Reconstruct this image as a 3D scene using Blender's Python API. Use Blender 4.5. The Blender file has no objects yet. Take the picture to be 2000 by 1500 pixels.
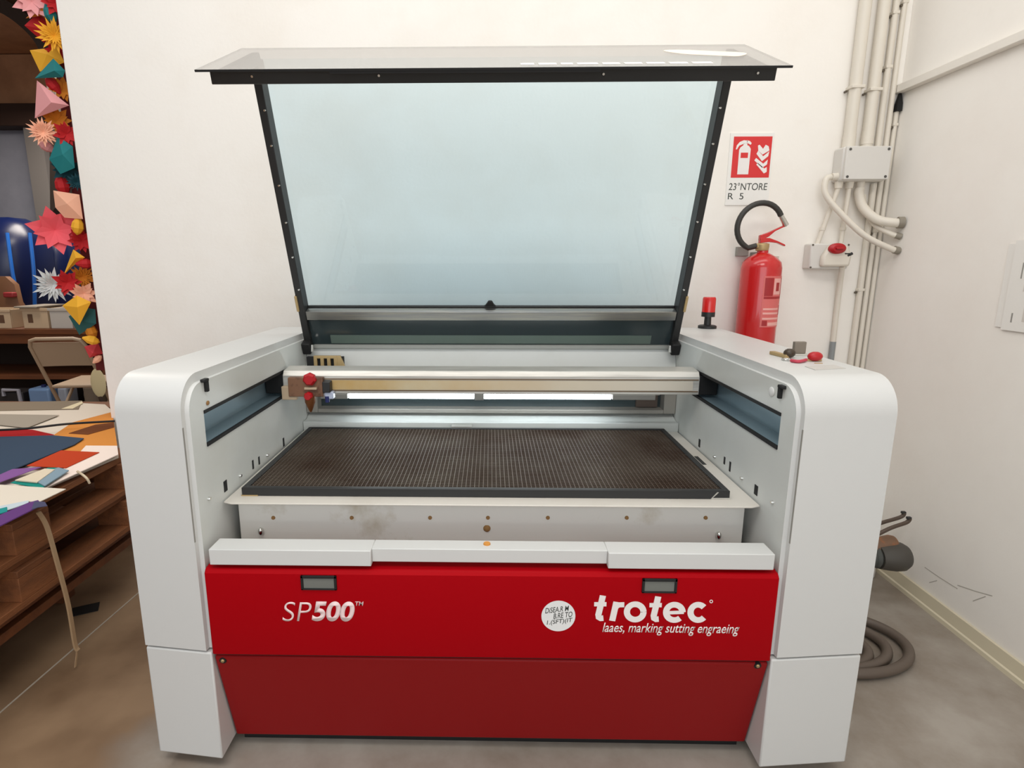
import bpy, bmesh, math, random
from mathutils import Vector, Matrix
random.seed(7)
PI = math.pi
S = bpy.context.scene
C = S.collection

# ------------------------------------------------------------------ camera, world, lights, exposure
CF, CP, CY, CR, CSX = 1132.8, .2035, -.0195, -.0006, -64.6      # focal length in px of 2000, pitch, yaw, roll, lens shift in px
CAM = Vector((0.0006, -1.2828, 1.3107))
fw = Vector((math.sin(CY)*math.cos(CP), math.cos(CY)*math.cos(CP), -math.sin(CP)))
rt = Vector((math.cos(CY), -math.sin(CY), 0)); up = rt.cross(fw)
rt2 = math.cos(CR)*rt + math.sin(CR)*up; up2 = -math.sin(CR)*rt + math.cos(CR)*up
cd = bpy.data.cameras.new('camera'); cam = bpy.data.objects.new('camera', cd); C.objects.link(cam)
cd.sensor_fit = 'HORIZONTAL'; cd.sensor_width = 36; cd.lens = CF/2000*36; cd.shift_x = -CSX/2000; cd.clip_start = .02
m3 = Matrix((rt2, up2, -fw)).transposed()
cam.matrix_world = Matrix.Translation(CAM) @ m3.to_4x4()
S.camera = cam

def W(u, v, ax, val):
    """the point of the place where the sight line of photo pixel (u,v) meets a real plane"""
    d = fw + (u-1000-CSX)/CF*rt2 - (v-750)/CF*up2
    return CAM + d*((val-CAM[ax])/d[ax])

wd = bpy.data.worlds.new('world'); S.world = wd; wd.use_nodes = True
wd.node_tree.nodes['Background'].inputs[0].default_value = (.93, .96, 1, 1)
wd.node_tree.nodes['Background'].inputs[1].default_value = .56

def area(name, loc, rot, sx, sy, power, col):
    l = bpy.data.lights.new(name, 'AREA'); l.shape = 'RECTANGLE'; l.size = sx; l.size_y = sy; l.energy = power; l.color = col
    o = bpy.data.objects.new(name, l); C.objects.link(o); o.location = loc; o.rotation_euler = rot
    return o
area('ceiling_light_panel', (.1, .36, 3.55), (math.radians(-3), 0, 0), 3.4, .8, 24, (1, .965, .915))
area('ceiling_light_panel', (-.4, -1.3, 3.4), (math.radians(6), 0, 0), 2.6, 1.0, 48, (1, .96, .91))
area('front_fill', (.3, -4.6, 2.0), (math.radians(86), 0, 0), 4.4, 2.6, 80, (.92, .96, 1))  # added fill light behind the camera, no opening is seen there
area('back_room_fill', (-4.4, 4.9, 3.1), (0, 0, 0), 1.4, 1.0, 90, (1, .90, .78))  # unseen lamp added to brighten the back room

area('back_room_fill', (-3.6, 2.6, 3.5), (0, 0, 0), .8, .8, 38, (1, .90, .78))  # second added fill for the back room
vs = S.view_settings
vs.view_transform = 'Standard'; vs.look = 'None'; vs.gamma = 1; vs.use_curve_mapping = False
vs.exposure = 0.0
S.display_settings.display_device = 'sRGB'

# ------------------------------------------------------------------ materials
def lin(c):
    return tuple(((x/255)/12.92 if x/255 <= .04045 else ((x/255+.055)/1.055)**2.4) for x in c)
MATS = {}
def mat(name, col, rough=.5, metal=0, noise=None, bump=None, emit=0, coat=0, spec=.5, stretch=None):
    """noise=(scale, sRGB second colour, contrast low, high); bump=(scale,strength)"""
    if name in MATS: return MATS[name]
    m = bpy.data.materials.new(name); m.use_nodes = True; nt = m.node_tree
    p = nt.nodes['Principled BSDF']; c = lin(col)
    p.inputs['Base Color'].default_value = (*c, 1); p.inputs['Roughness'].default_value = rough
    p.inputs['Metallic'].default_value = metal; p.inputs['Specular IOR Level'].default_value = spec
    p.inputs['Coat Weight'].default_value = coat
    if emit:
        p.inputs['Emission Color'].default_value = (*c, 1); p.inputs['Emission Strength'].default_value = emit
    if noise or bump:
        tc = nt.nodes.new('ShaderNodeTexCoord'); mp = nt.nodes.new('ShaderNodeMapping')
        nt.links.new(tc.outputs['Object'], mp.inputs['Vector'])
        if stretch: mp.inputs['Scale'].default_value = stretch
    if noise:
        n = nt.nodes.new('ShaderNodeTexNoise'); n.inputs['Scale'].default_value = noise[0]; n.inputs['Detail'].default_value = 6
        n.inputs['Roughness'].default_value = .62
        nt.links.new(mp.outputs['Vector'], n.inputs['Vector'])
        r = nt.nodes.new('ShaderNodeValToRGB'); r.color_ramp.elements[0].position = noise[2]; r.color_ramp.elements[1].position = noise[3]
        r.color_ramp.elements[0].color = (*c, 1); r.color_ramp.elements[1].color = (*lin(noise[1]), 1)
        nt.links.new(n.outputs['Fac'], r.inputs['Fac']); nt.links.new(r.outputs['Color'], p.inputs['Base Color'])
    if bump:
        n2 = nt.nodes.new('ShaderNodeTexNoise'); n2.inputs['Scale'].default_value = bump[0]; n2.inputs['Detail'].default_value = 4
        nt.links.new(mp.outputs['Vector'], n2.inputs['Vector'])
        b = nt.nodes.new('ShaderNodeBump'); b.inputs['Strength'].default_value = bump[1]; b.inputs['Distance'].default_value = .01
        nt.links.new(n2.outputs['Fac'], b.inputs['Height']); nt.links.new(b.outputs['Normal'], p.inputs['Normal'])
    MATS[name] = m
    return m

def tinted_glass(name, tint, gloss_col, f0=.05):
    m = bpy.data.materials.new(name); m.use_nodes = True; nt = m.node_tree
    nt.nodes.clear()
    out = nt.nodes.new('ShaderNodeOutputMaterial'); mix = nt.nodes.new('ShaderNodeMixShader')
    tr = nt.nodes.new('ShaderNodeBsdfTransparent'); tr.inputs[0].default_value = (*tint, 1)
    gl = nt.nodes.new('ShaderNodeBsdfGlossy'); gl.inputs[0].default_value = (*gloss_col, 1); gl.inputs['Roughness'].default_value = .02
    fr = nt.nodes.new('ShaderNodeFresnel'); fr.inputs[0].default_value = 1.5
    ge = nt.nodes.new('ShaderNodeNewGeometry'); iv = nt.nodes.new('ShaderNodeMath'); iv.operation = 'SUBTRACT'; iv.inputs[0].default_value = 1
    mu = nt.nodes.new('ShaderNodeMath'); mu.operation = 'MULTIPLY'         # the outer surfaces mirror, the inner ones only let light out
    nt.links.new(ge.outputs['Backfacing'], iv.inputs[1]); nt.links.new(fr.outputs[0], mu.inputs[0]); nt.links.new(iv.outputs[0], mu.inputs[1])
    nt.links.new(mu.outputs[0], mix.inputs[0]); nt.links.new(tr.outputs[0], mix.inputs[1]); nt.links.new(gl.outputs[0], mix.inputs[2])
    nt.links.new(mix.outputs[0], out.inputs[0])
    return m

WHITE_WALL = mat('white plaster', (244, 239, 231), .85, noise=(2.2, (238, 231, 221), .45, .75), bump=(60, .06))
GREY_WALL = mat('pale plaster', (246, 242, 235), .85, noise=(1.7, (240, 234, 226), .4, .75), bump=(50, .06))
FLOORM = mat('concrete', (164, 156, 146), .55, noise=(3.2, (132, 120, 107), .36, .68), bump=(30, .05))
def brown_floor(m):
    # the concrete turns brown in the bay between the machine and the pallets
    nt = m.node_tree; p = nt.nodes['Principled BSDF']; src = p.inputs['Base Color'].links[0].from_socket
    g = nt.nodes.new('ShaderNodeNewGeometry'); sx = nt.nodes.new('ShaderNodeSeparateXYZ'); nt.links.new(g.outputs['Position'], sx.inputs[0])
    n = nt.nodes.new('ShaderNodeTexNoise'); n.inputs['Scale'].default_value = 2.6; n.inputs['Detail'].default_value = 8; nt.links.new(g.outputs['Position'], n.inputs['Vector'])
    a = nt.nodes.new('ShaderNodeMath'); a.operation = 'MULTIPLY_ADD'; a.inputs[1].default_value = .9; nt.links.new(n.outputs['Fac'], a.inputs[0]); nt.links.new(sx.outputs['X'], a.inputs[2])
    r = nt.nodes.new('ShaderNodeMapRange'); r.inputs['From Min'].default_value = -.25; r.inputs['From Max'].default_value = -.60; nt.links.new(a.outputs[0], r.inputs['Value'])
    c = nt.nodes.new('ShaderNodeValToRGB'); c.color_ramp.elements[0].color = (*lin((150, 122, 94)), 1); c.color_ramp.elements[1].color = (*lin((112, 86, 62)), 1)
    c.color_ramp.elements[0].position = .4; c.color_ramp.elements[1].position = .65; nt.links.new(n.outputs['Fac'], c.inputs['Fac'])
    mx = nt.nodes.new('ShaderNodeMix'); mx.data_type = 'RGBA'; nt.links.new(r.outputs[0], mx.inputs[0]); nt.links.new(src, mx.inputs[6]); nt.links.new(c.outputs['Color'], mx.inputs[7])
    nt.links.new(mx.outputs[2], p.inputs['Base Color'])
brown_floor(FLOORM)
SKIRT = mat('cream skirting', (216, 206, 180), .5)
PAINT = mat('white powder coat', (206, 206, 203), .38, spec=.45, bump=(420, .02))
PAINT_IN = mat('white inner sheet', (212, 214, 210), .42, noise=(3, (202, 203, 196), .45, .8))
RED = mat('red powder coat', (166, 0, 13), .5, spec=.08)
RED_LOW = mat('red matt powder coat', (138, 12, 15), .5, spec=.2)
RED_DARK = mat('dark red groove', (70, 5, 8), .6)
BLACK = mat('black anodised', (34, 34, 34), .45)
BLACKM = mat('matt black', (16, 15, 15), .7)
ALU = mat('aluminium', (214, 211, 203), .36, metal=.45, noise=(9, (176, 172, 164), .4, .7), stretch=(.3, 1, 6))
ALU_GOLD = mat('stained aluminium', (190, 152, 84), .45, metal=.3, noise=(2.5, (200, 184, 148), .35, .65), stretch=(1, 1, 1))
STEEL = mat('dirty zinc steel', (232, 229, 220), .42, metal=.05, noise=(5, (182, 168, 140), .56, .78))
RUST = mat('rust stain', (150, 112, 66), .8)
CHROME = mat('chrome', (215, 214, 210), .18, metal=1)
BRASS = mat('brass', (184, 158, 112), .45, metal=.45)
BRONZE = mat('bronze', (120, 72, 38), .45, metal=.5)
BROWN_PL = mat('brown plate', (124, 88, 64), .55, noise=(22, (84, 54, 36), .45, .6))
REDPL = mat('red plastic', (176, 16, 26), .4)
RED_LENS = mat('red lamp lens', (214, 24, 20), .25, coat=.4)
LED = mat('led tube', (236, 248, 255), .4, emit=14)
SLOT = mat('blue grey recess', (150, 172, 182), .28, metal=.35, spec=.6)
def fade_stain(m):
    # the smoke stain on the beam fades away from the laser head
    nt = m.node_tree; p = nt.nodes['Principled BSDF']; src = p.inputs['Base Color'].links[0].from_socket
    g = nt.nodes.new('ShaderNodeNewGeometry'); sx = nt.nodes.new('ShaderNodeSeparateXYZ'); nt.links.new(g.outputs['Position'], sx.inputs[0])
    r = nt.nodes.new('ShaderNodeMapRange'); r.inputs['From Min'].default_value = -.35; r.inputs['From Max'].default_value = .55; nt.links.new(sx.outputs['X'], r.inputs['Value'])
    mx = nt.nodes.new('ShaderNodeMix'); mx.data_type = 'RGBA'; nt.links.new(r.outputs[0], mx.inputs[0]); nt.links.new(src, mx.inputs[6]); mx.inputs[7].default_value = (*lin((212, 204, 188)), 1)
    nt.links.new(mx.outputs[2], p.inputs['Base Color'])
fade_stain(ALU_GOLD)
DARK_GLASS = mat('dark rear sheet', (48, 58, 60), .18, spec=.7)
WHITE_INK = mat('white lettering', (236, 230, 226), .5)
PINK_INK = mat('pale lettering', (240, 214, 212), .5)
DARK_INK = mat('dark lettering', (62, 66, 60), .6)
WHITE_PL = mat('white sticker', (228, 228, 226), .5)
GREY_BOX = mat('grey plastic box', (216, 212, 205), .5)
CREAM_PL = mat('cream pvc', (222, 214, 200), .45)
RUBBER = mat('black rubber', (52, 50, 46), .5)
SAFERED = mat('fire red', (200, 22, 24), .25, coat=.5)
SIGNRED = mat('sign red', (214, 44, 44), .5)
PAPERW = mat('white paper', (236, 233, 227), .8)
CABLEM = mat('brown grey hose', (96, 84, 74), .5)
WOOD = mat('pallet wood', (136, 82, 44), .75, noise=(3, (98, 56, 28), .35, .7), bump=(40, .2), stretch=(6, 1, 6))
DWOOD = mat('dark bench wood', (112, 62, 28), .6, noise=(3, (84, 44, 20), .35, .7), stretch=(1, 6, 6))
HONEY = mat('honeycomb metal', (112, 100, 88), .5, metal=.5, noise=(4, (84, 66, 54), .35, .65))
BEDDARK = mat('bed floor', (30, 23, 19), .8, noise=(3, (52, 36, 28), .4, .7))
GLASS = tinted_glass('blue tinted acrylic', (.880, .962, 1.0), (1, 1, 1))
FLAP_SHEEN = mat('acrylic with painted sheen', (180, 176, 170), .25, spec=.3); FLAP_SHEEN.node_tree.nodes['Principled BSDF'].inputs['Alpha'].default_value = .58  # pale body colour stands in for the grazing reflection on the tinted flap

# ------------------------------------------------------------------ mesh helpers
LOC = {}
def tag(o, label=None, cat=None, group=None, kind=None):
    if label: o['label'] = label
    if cat: o['category'] = cat
    if group: o['group'] = group
    if kind: o['kind'] = kind
    return o

def thing(name, label, cat, loc, group=None):
    o = bpy.data.objects.new(name, None); C.objects.link(o); o.location = loc; o.empty_display_size = .05
    LOC[o] = Vector(loc)
    return tag(o, label, cat, group)

class B:
    def __init__(s): s.bm = bmesh.new()
    def face(s, pts):
        return s.bm.faces.new([s.bm.verts.new(p) for p in pts])
    def box(s, x0, x1, y0, y1, z0, z1, rot=None, piv=None):
        vs_ = [Vector((x, y, z)) for x in (x0, x1) for y in (y0, y1) for z in (z0, z1)]
        if rot is not None:
            pv = Vector(piv) if piv is not None else Vector(((x0+x1)/2, (y0+y1)/2, (z0+z1)/2))
            vs_ = [rot @ (v-pv) + pv for v in vs_]
        v = [s.bm.verts.new(p) for p in vs_]
        for f in ((0, 1, 3, 2), (4, 6, 7, 5), (0, 4, 5, 1), (2, 3, 7, 6), (0, 2, 6, 4), (1, 5, 7, 3)):
            s.bm.faces.new([v[i] for i in f])
        return s
    def loft(s, rings, cap0=True, cap1=True, closed=True):
        R = [[s.bm.verts.new(p) for p in r] for r in rings]; n = len(R[0])
        for a, b in zip(R, R[1:]):
            for i in range(n if closed else n-1):
                s.bm.faces.new((a[i], a[(i+1) % n], b[(i+1) % n], b[i]))
        if cap0: s.bm.faces.new(R[0][::-1])
        if cap1: s.bm.faces.new(R[-1])
        return s
    def prism(s, poly, ax, a0, a1):
        f = {'x': lambda p, a: (a, p[0], p[1]), 'y': lambda p, a: (p[0], a, p[1]), 'z': lambda p, a: (p[0], p[1], a)}[ax]
        return s.loft([[f(p, a0) for p in poly], [f(p, a1) for p in poly]])
    def slab(s, pts, off):
        off = Vector(off); return s.loft([[Vector(p) for p in pts], [Vector(p)+off for p in pts]])
    def tube(s, pts, r, n=10, closed=False):
        pts = [Vector(p) for p in pts]; N = len(pts); rr = r if isinstance(r, (list, tuple)) else [r]*N
        rings = []; prev = None
        for i, p in enumerate(pts):
            if closed: t = pts[(i+1) % N]-pts[i-1]
            else: t = pts[min(i+1, N-1)]-pts[max(i-1, 0)]
            t.normalize()
            if prev is None:
                a = Vector((0, 0, 1)) if abs(t.z) < .9 else Vector((1, 0, 0))
                prev = t.cross(a).normalized()
            else:
                prev = (prev - t*prev.dot(t)).normalized()
            q = t.cross(prev)
            rings.append([p + rr[i]*(math.cos(2*PI*k/n)*prev + math.sin(2*PI*k/n)*q) for k in range(n)])
        if closed: rings.append(rings[0]); return s.loft(rings, False, False)
        return s.loft(rings)
    def cyl(s, p0, p1, r0, r1=None, n=20):
        return s.tube([p0, p1], [r0, r0 if r1 is None else r1], n)
    def lathe(s, prof, c, ax=(0, 0, 1), n=28):
        ax = Vector(ax).normalized(); a = Vector((1, 0, 0)) if abs(ax.x) < .9 else Vector((0, 1, 0))
        e1 = ax.cross(a).normalized(); e2 = ax.cross(e1); c = Vector(c)
        return s.loft([[c + ax*h + r*(math.cos(2*PI*k/n)*e1 + math.sin(2*PI*k/n)*e2) for k in range(n)] for r, h in prof])
    def sphere(s, c, r, n=12):
        c = Vector(c); rr = Vector(r) if not isinstance(r, (int, float)) else Vector((r, r, r))
        rings = []
        for i in range(1, n):
            th = PI*i/n
            rings.append([c + Vector((rr.x*math.sin(th)*math.cos(2*PI*k/(2*n)), rr.y*math.sin(th)*math.sin(2*PI*k/(2*n)), rr.z*math.cos(th))) for k in range(2*n)])
        return s.loft(rings)
    def add(s, me, M):
        s.bm.from_mesh(me) if M is None else None
        return s
    def xf(s, M):
        bmesh.ops.transform(s.bm, matrix=M, verts=s.bm.verts); return s
    def obj(s, name, m, parent=None, bevel=0, smooth=35, seg=2):
        bmesh.ops.recalc_face_normals(s.bm, faces=s.bm.faces)
        me = bpy.data.meshes.new(name); 
        if parent is not None:
            org = LOC[parent]
        else:
            co = [v.co for v in s.bm.verts]
            org = Vector(((min(c.x for c in co)+max(c.x for c in co))/2, (min(c.y for c in co)+max(c.y for c in co))/2, min(c.z for c in co)))
        bmesh.ops.translate(s.bm, vec=-org, verts=s.bm.verts)
        s.bm.to_mesh(me); s.bm.free()
        o = bpy.data.objects.new(name, me); C.objects.link(o)
        if parent is not None: o.parent = parent
        else: o.location = org
        LOC[o] = org
        for mm in (m if isinstance(m, (list, tuple)) else [m]): me.materials.append(mm)
        if smooth:
            me.polygons.foreach_set('use_smooth', [True]*len(me.polygons)); me.set_sharp_from_angle(angle=math.radians(smooth))
        if bevel:
            b = o.modifiers.new('bevel', 'BEVEL'); b.width = bevel; b.segments = seg; b.limit_method = 'ANGLE'; b.angle_limit = math.radians(40)
            b.harden_normals = False
        return o

def struct(name, b, m, parent=None, **k):
    o = b.obj(name, m, parent, **k)
    if parent is None: o['kind'] = 'structure'
    return o

def dup(root, loc=None, label=None, rotz=None):
    r = root.copy(); C.objects.link(r)
    if loc is not None: r.location = loc
    if rotz is not None: r.rotation_euler.z = rotz
    if label: r['label'] = label
    for ch in list(root.children):
        c = ch.copy(); C.objects.link(c); c.parent = r
        for g in list(ch.children):
            d = g.copy(); C.objects.link(d); d.parent = c
    return r

def text_b(txt, x0, x1, z0, z1, place, shear=0, bold=0, depth=.0012, space=1.0):
    """lettering fitted to a box: place(a,b,d) turns box coordinates and depth into a point"""
    cu = bpy.data.curves.new('t', 'FONT'); cu.body = txt; cu.size = 1; cu.shear = shear; cu.offset = bold; cu.space_character = space
    ob = bpy.data.objects.new('t', cu); C.objects.link(ob)
    bpy.context.view_layer.update()
    me = bpy.data.meshes.new_from_object(ob.evaluated_get(bpy.context.evaluated_depsgraph_get()))
    bpy.data.objects.remove(ob); bpy.data.curves.remove(cu)
    xs = [v.co.x for v in me.vertices]; ys = [v.co.y for v in me.vertices]
    ax, bx, ay, by = min(xs), max(xs), min(ys), max(ys)
    b = B(); b.bm.from_mesh(me); bpy.data.meshes.remove(me)
    for v in b.bm.verts: v.co.z = 0
    r = bmesh.ops.extrude_face_region(b.bm, geom=b.bm.faces[:])
    for e in r['geom']:
        if isinstance(e, bmesh.types.BMVert): e.co.z = 1
    for v in b.bm.verts:
        a = x0+(v.co.x-ax)/(bx-ax)*(x1-x0); c = z0+(v.co.y-ay)/(by-ay)*(z1-z0)
        v.co = place(a, c, v.co.z*depth)
    return b

def arc(cx, cy, r, a0, a1, n):
    return [(cx+r*math.cos(math.radians(a0+(a1-a0)*i/n)), cy+r*math.sin(math.radians(a0+(a1-a0)*i/n))) for i in range(n+1)]

def smooth_path(P, k=8):
    P = [Vector(p) for p in P]; out = []
    for i in range(len(P)-1):
        p0, p1, p2, p3 = P[max(i-1, 0)], P[i], P[i+1], P[min(i+2, len(P)-1)]
        for j in range(k):
            t = j/k
            out.append(.5*((2*p1)+(p2-p0)*t+(2*p0-5*p1+4*p2-p3)*t*t+(3*p1-p0-3*p2+p3)*t**3))
    out.append(P[-1]); return out

# ------------------------------------------------------------------ the setting
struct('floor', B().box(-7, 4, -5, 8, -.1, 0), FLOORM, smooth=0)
struct('wall_back', B().box(-1.80, 1.72, 1.35, 1.75, 0, 3.6), WHITE_WALL, bevel=.004)
struct('wall_right', B().box(1.70, 1.9, -3.5, 1.349, 0, 3.6), GREY_WALL, smooth=0)
b = B(); b.prism([(1.682, 0), (1.699, 0), (1.699, .066), (1.694, .070), (1.690, .066), (1.688, .020), (1.683, .016)], 'y', -3.4, 1.33)
struct('baseboard_right', b, SKIRT)
b = B().box(-.6, 1.68, 1.332, 1.349, 0, .09); struct('baseboard_back', b, SKIRT, bevel=.003)
struct('wall_far', B().box(-7, -1.7, 6.2, 6.4, 0, 4.2), mat('blue grey plaster', (136, 138, 150), .9, noise=(1.2, (118, 120, 132), .4, .7)), smooth=0)
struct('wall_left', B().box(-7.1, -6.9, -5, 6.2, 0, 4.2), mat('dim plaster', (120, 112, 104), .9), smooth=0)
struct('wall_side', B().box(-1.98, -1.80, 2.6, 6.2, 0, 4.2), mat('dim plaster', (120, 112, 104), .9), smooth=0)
struct('ceiling', B().box(-7, -1.80, 1.75, 6.3, 3.75, 3.85), mat('brown ceiling boards', (186, 138, 102), .8, noise=(2, (156, 112, 80), .4, .7)), smooth=0)
p, q = W(0, 1392, 2, .0005), W(268, 1160, 2, .0005); dj = (q-p).normalized(); nj = Vector((-dj.y, dj.x, 0))*.003
struct('trim_5', B().slab([p-dj*.6-nj, q+dj*1.2-nj, q+dj*1.2+nj, p-dj*.6+nj], (0, 0, .001)), mat('floor joint', (176, 164, 148), .8), smooth=0)
# far end: timber boarded gable above a dark beam, and the dark timber arch in front of it
struct('trim_1', B().box(-6.9, -2.0, 5.95, 6.19, 2.92, 3.17), mat('dark beam', (46, 26, 16), .7), bevel=.01)
b = B().box(-6.9, -2.0, 6.1, 6.19, 3.17, 3.74)
struct('trim_2', b, mat('brown ceiling boards', (186, 138, 102), .8), smooth=0)
pts = [W(u, v, 1, 4.6) for u, v in [(-140, -30), (-60, -4), (0, 24), (40, 52), (70, 86), (86, 130), (92, 180), (96, 260), (98, 420)]]
inn = smooth_path(pts, 5)
b = B(); b.loft([[p, p+Vector((.30, 0, .34))*0.28, p+Vector((.30, 0, .34))*.28+Vector((0, .25, 0)), p+Vector((0, .25, 0))] for p in inn])
struct('trim_3', b, mat('dark timber arch', (58, 48, 42), .75))
b = B().box(W(62, 300, 1, 6.1).x, W(96, 300, 1, 6.1).x, 6.02, 6.19, 0, 2.92)
struct('trim_4', b, mat('grey brown pier', (104, 100, 98), .9), smooth=0)

# ------------------------------------------------------------------ laser cutter
LC = thing('laser_cutter', 'large white and red laser cutting machine with its tinted lid raised', 'laser cutter', (0, .55, 0))
WI = .70
TOP = 1.055
def prof(front, top, r, zb, rear=1.12, n=10):
    return [(rear, zb), (front, zb)] + [(y, z) for y, z in arc(front+r, top-r, r, 180, 90, n)] + [(rear, top)]
def side(sg, xo):
    """rounded side cabinet: sg=-1 left, 1 right"""
    X = lambda x: sg*x
    p0 = prof(.014, TOP-.022, .066, .356); p1 = prof(0, TOP, .086, .356); p2 = prof(.021, TOP, .086, .356)
    b = B(); b.loft([[(X(WI), y, z) for y, z in p0], [(X(WI+.011), y, z) for y, z in p0], [(X(WI+.0125), y, z) for y, z in p1],
                     [(X(xo), y, z) for y, z in p2]], cap0=False)
    body = b.obj('side_cabinet', PAINT, LC, smooth=30)
    # inner sheet with the long window of the gantry in it
    s0, s1, y0, y1 = .874, .958, .080, .705
    b = B(); x = X(WI)
    low = [(1.12, .40), (.014, .40), (.014, s0), (1.12, s0)]
    b.face([(x, y, z) for y, z in low])
    b.face([(x, y, z) for y, z in [(.014, s0), (y0, s0), (y0, s1), (.014, s1)]])
    b.face([(x, y, z) for y, z in [(y1, s0), (1.12, s0), (1.12, s1), (y1, s1)]])
    b.face([(x, y, z) for y, z in [(1.12, s1), (.014, s1)] + arc(.014+.066, TOP-.022-.066, .066, 180, 90, 10)[1:] + [(1.12, TOP-.022)]])
    ip = b.obj('inner_panel', PAINT_IN, body, smooth=0)
    d = X(WI+.06); e = X(WI)
    b = B()
    b.face([(d, y0, s0), (d, y1, s0), (d, y1, s1), (d, y0, s1)])
    for q in ([(y0, s0), (y1, s0)], [(y0, s1), (y1, s1)], [(y0, s0), (y0, s1)], [(y1, s0), (y1, s1)]):
        b.face([(e, *q[0]), (e, *q[1]), (d, *q[1]), (d, *q[0])])
    b.obj('side_window', SLOT, body, smooth=0)
    b = B()
    for z in (s0, s1): b.box(min(X(WI-.003), X(WI+.004)), max(X(WI-.003), X(WI+.004)), y0, y1, z-.005, z+.003)
    b.obj('window_seal', BLACKM, body, smooth=0)
    # lower cover and the dark feet under it
    b = B(); z0, z1 = .035, .350
    fr = [(X(WI), 0), (X(xo), .021), (X(xo), 1.12), (X(WI), 1.12)]
    b.loft([[(px, py, z0) for px, py in fr], [(px, py, z1) for px, py in fr]])
    lc = b.obj('lower_cover', PAINT, body, bevel=.004)
    for yy in (.14, 1.0):
        b = B(); xm = X((WI+xo)/2); b.cyl((xm, yy, 0.0), (xm, yy, .036), .045, .05); b.obj('foot', BLACKM, body)
    return body
LB = side(-1, .880); RB = side(1, .933)
# slots and screws low on the inner sheets
for sg, body, slots, screws in ((-1, LB, [(439, 950, 8, 22), (493, 908, 4, 18), (505, 900, 4, 16), (553, 864, 5, 17)], [(407, 974), (468, 929), (521, 889)]),
                                (1, RB, [(1478, 958, 8, 20), (1427, 912, 4, 20), (1416, 900, 4, 15), (1367, 866, 6, 16)], [(1510, 981), (1450, 934), (1397, 892)])):
    for u, v, w, h in slots:
        p = W(u, v-h/2, 0, sg*WI); q = W(u, v+h/2, 0, sg*WI); dy = w/2*.0022
        b = B().box(min(sg*(WI-.0015), sg*(WI+.004)), max(sg*(WI-.0015), sg*(WI+.004)), p.y-dy, p.y+dy, q.z, p.z); b.obj('wall_slot', BLACKM, body, smooth=0)
    for u, v in screws:
        p = W(u, v, 0, sg*WI); b = B(); b.cyl((sg*(WI+.002), p.y, p.z), (sg*(WI-.006), p.y, p.z), .0055, .004, 10); b.obj('screw', CHROME, body)
for u, v, sg, body in ((400, 749, -1, LB), (1527, 762, 1, RB)):       # small catches at the front of the inner sheets
    p = W(u, v, 0, sg*(WI-.004))
    b = B().box(p.x-.006, p.x+.006, p.y-.012, p.y+.012, p.z+.004, p.z+.012); b.box(p.x-.005, p.x+.005, p.y+.002, p.y+.012, p.z-.022, p.z+.006)
    b.obj('catch', BLACKM, body, bevel=.002)
p = W(1507, 765, 0, WI-.001); b = B().sphere(p, (.003, .014, .012), 8); tag(b.obj('adhesive_blob', WHITE_PL, RB), 'blob of white filler')
p = W(406, 787, 0, -WI+.001); b = B().sphere(p, (.002, .008, .006), 6); b.obj('stain', RUST, LB)
# machine body behind the red covers
b = B().box(-.699, .699, .12, 1.10, .05, .46); b.box(-.699, .699, .93, 1.10, .46, .99); b.obj('chassis', BLACKM, LC, smooth=0)
b = B().box(-.69, .69, .11, 1.08, 0.0, .05); b.obj('plinth', BLACKM, LC, smooth=0)
# red upper front panel
b = B(); b.prism([(.0, .346), (-.002, .350), (-.002, .572), (.006, .582), (.05, .586), (.05, .346)], 'x', -.697, .697)
FP = b.obj('front_panel', RED, LC, bevel=.004)
b = B(); b.box(-.69, .69, .012, .05, .33, .35); b.obj('panel_gap', RED_DARK, LC, smooth=0)
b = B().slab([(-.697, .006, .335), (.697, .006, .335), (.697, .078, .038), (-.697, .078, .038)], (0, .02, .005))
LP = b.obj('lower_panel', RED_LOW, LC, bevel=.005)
for u, v in ((437, 1287), (1478, 1297)):
    p = W(u, v, 1, .013); b = B(); b.cyl(p, p+Vector((0, -.006, -.0015)), .010, .009, 16); r_ = b.obj('screw_cup', BLACKM, LP)
    b = B(); b.cyl(p+Vector((0, -.004, 0)), p+Vector((0, -.0085, -.0015)), .0058, .004, 12); b.obj('screw', BRASS, LP)
PY = -.0025
PL = lambda a, c, d: Vector((a, PY-d, c))
def panel_box(u0, v0, u1, v1):
    p, q = W(u0, v1, 1, PY), W(u1, v0, 1, PY); return p.x, q.x, p.z, q.z
for u0, v0, u1, v1 in ((589, 1124, 657, 1151), (1253, 1130, 1323, 1157)):
    x0, x1, z0, z1 = panel_box(u0, v0, u1, v1)
    b = B(); t = .007
    b.box(x0, x1, PY-.004, PY+.01, z1-t, z1); b.box(x0, x1, PY-.004, PY+.01, z0, z0+.004); b.box(x0, x0+.006, PY-.004, PY+.01, z0, z1); b.box(x1-.006, x1, PY-.004, PY+.01, z0, z1)
    b.obj('latch_frame', BLACKM, FP, bevel=.001)
    b = B().box(x0+.004, x1-.004, PY-.001, PY+.008, z0+.003, z1-t); b.obj('latch_plate', mat('grey latch', (110, 112, 106), .5), FP, smooth=0)
x0, x1, z0, z1 = panel_box(552, 1176, 608, 1213); text_b('SP', x0, x1, z0, z1, PL, .22, -.012, .0005).obj('lettering', PINK_INK, FP, smooth=0)
x0, x1, z0, z1 = panel_box(609, 1175, 692, 1213); text_b('500', x0, x1, z0, z1, PL, .22, .035, .0005).obj('lettering', PINK_INK, FP, smooth=0)
x0, x1, z0, z1 = panel_box(694, 1175, 710, 1183); text_b('TM', x0, x1, z0, z1, PL, .2, .01, .0005).obj('lettering', PINK_INK, FP, smooth=0)
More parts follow.
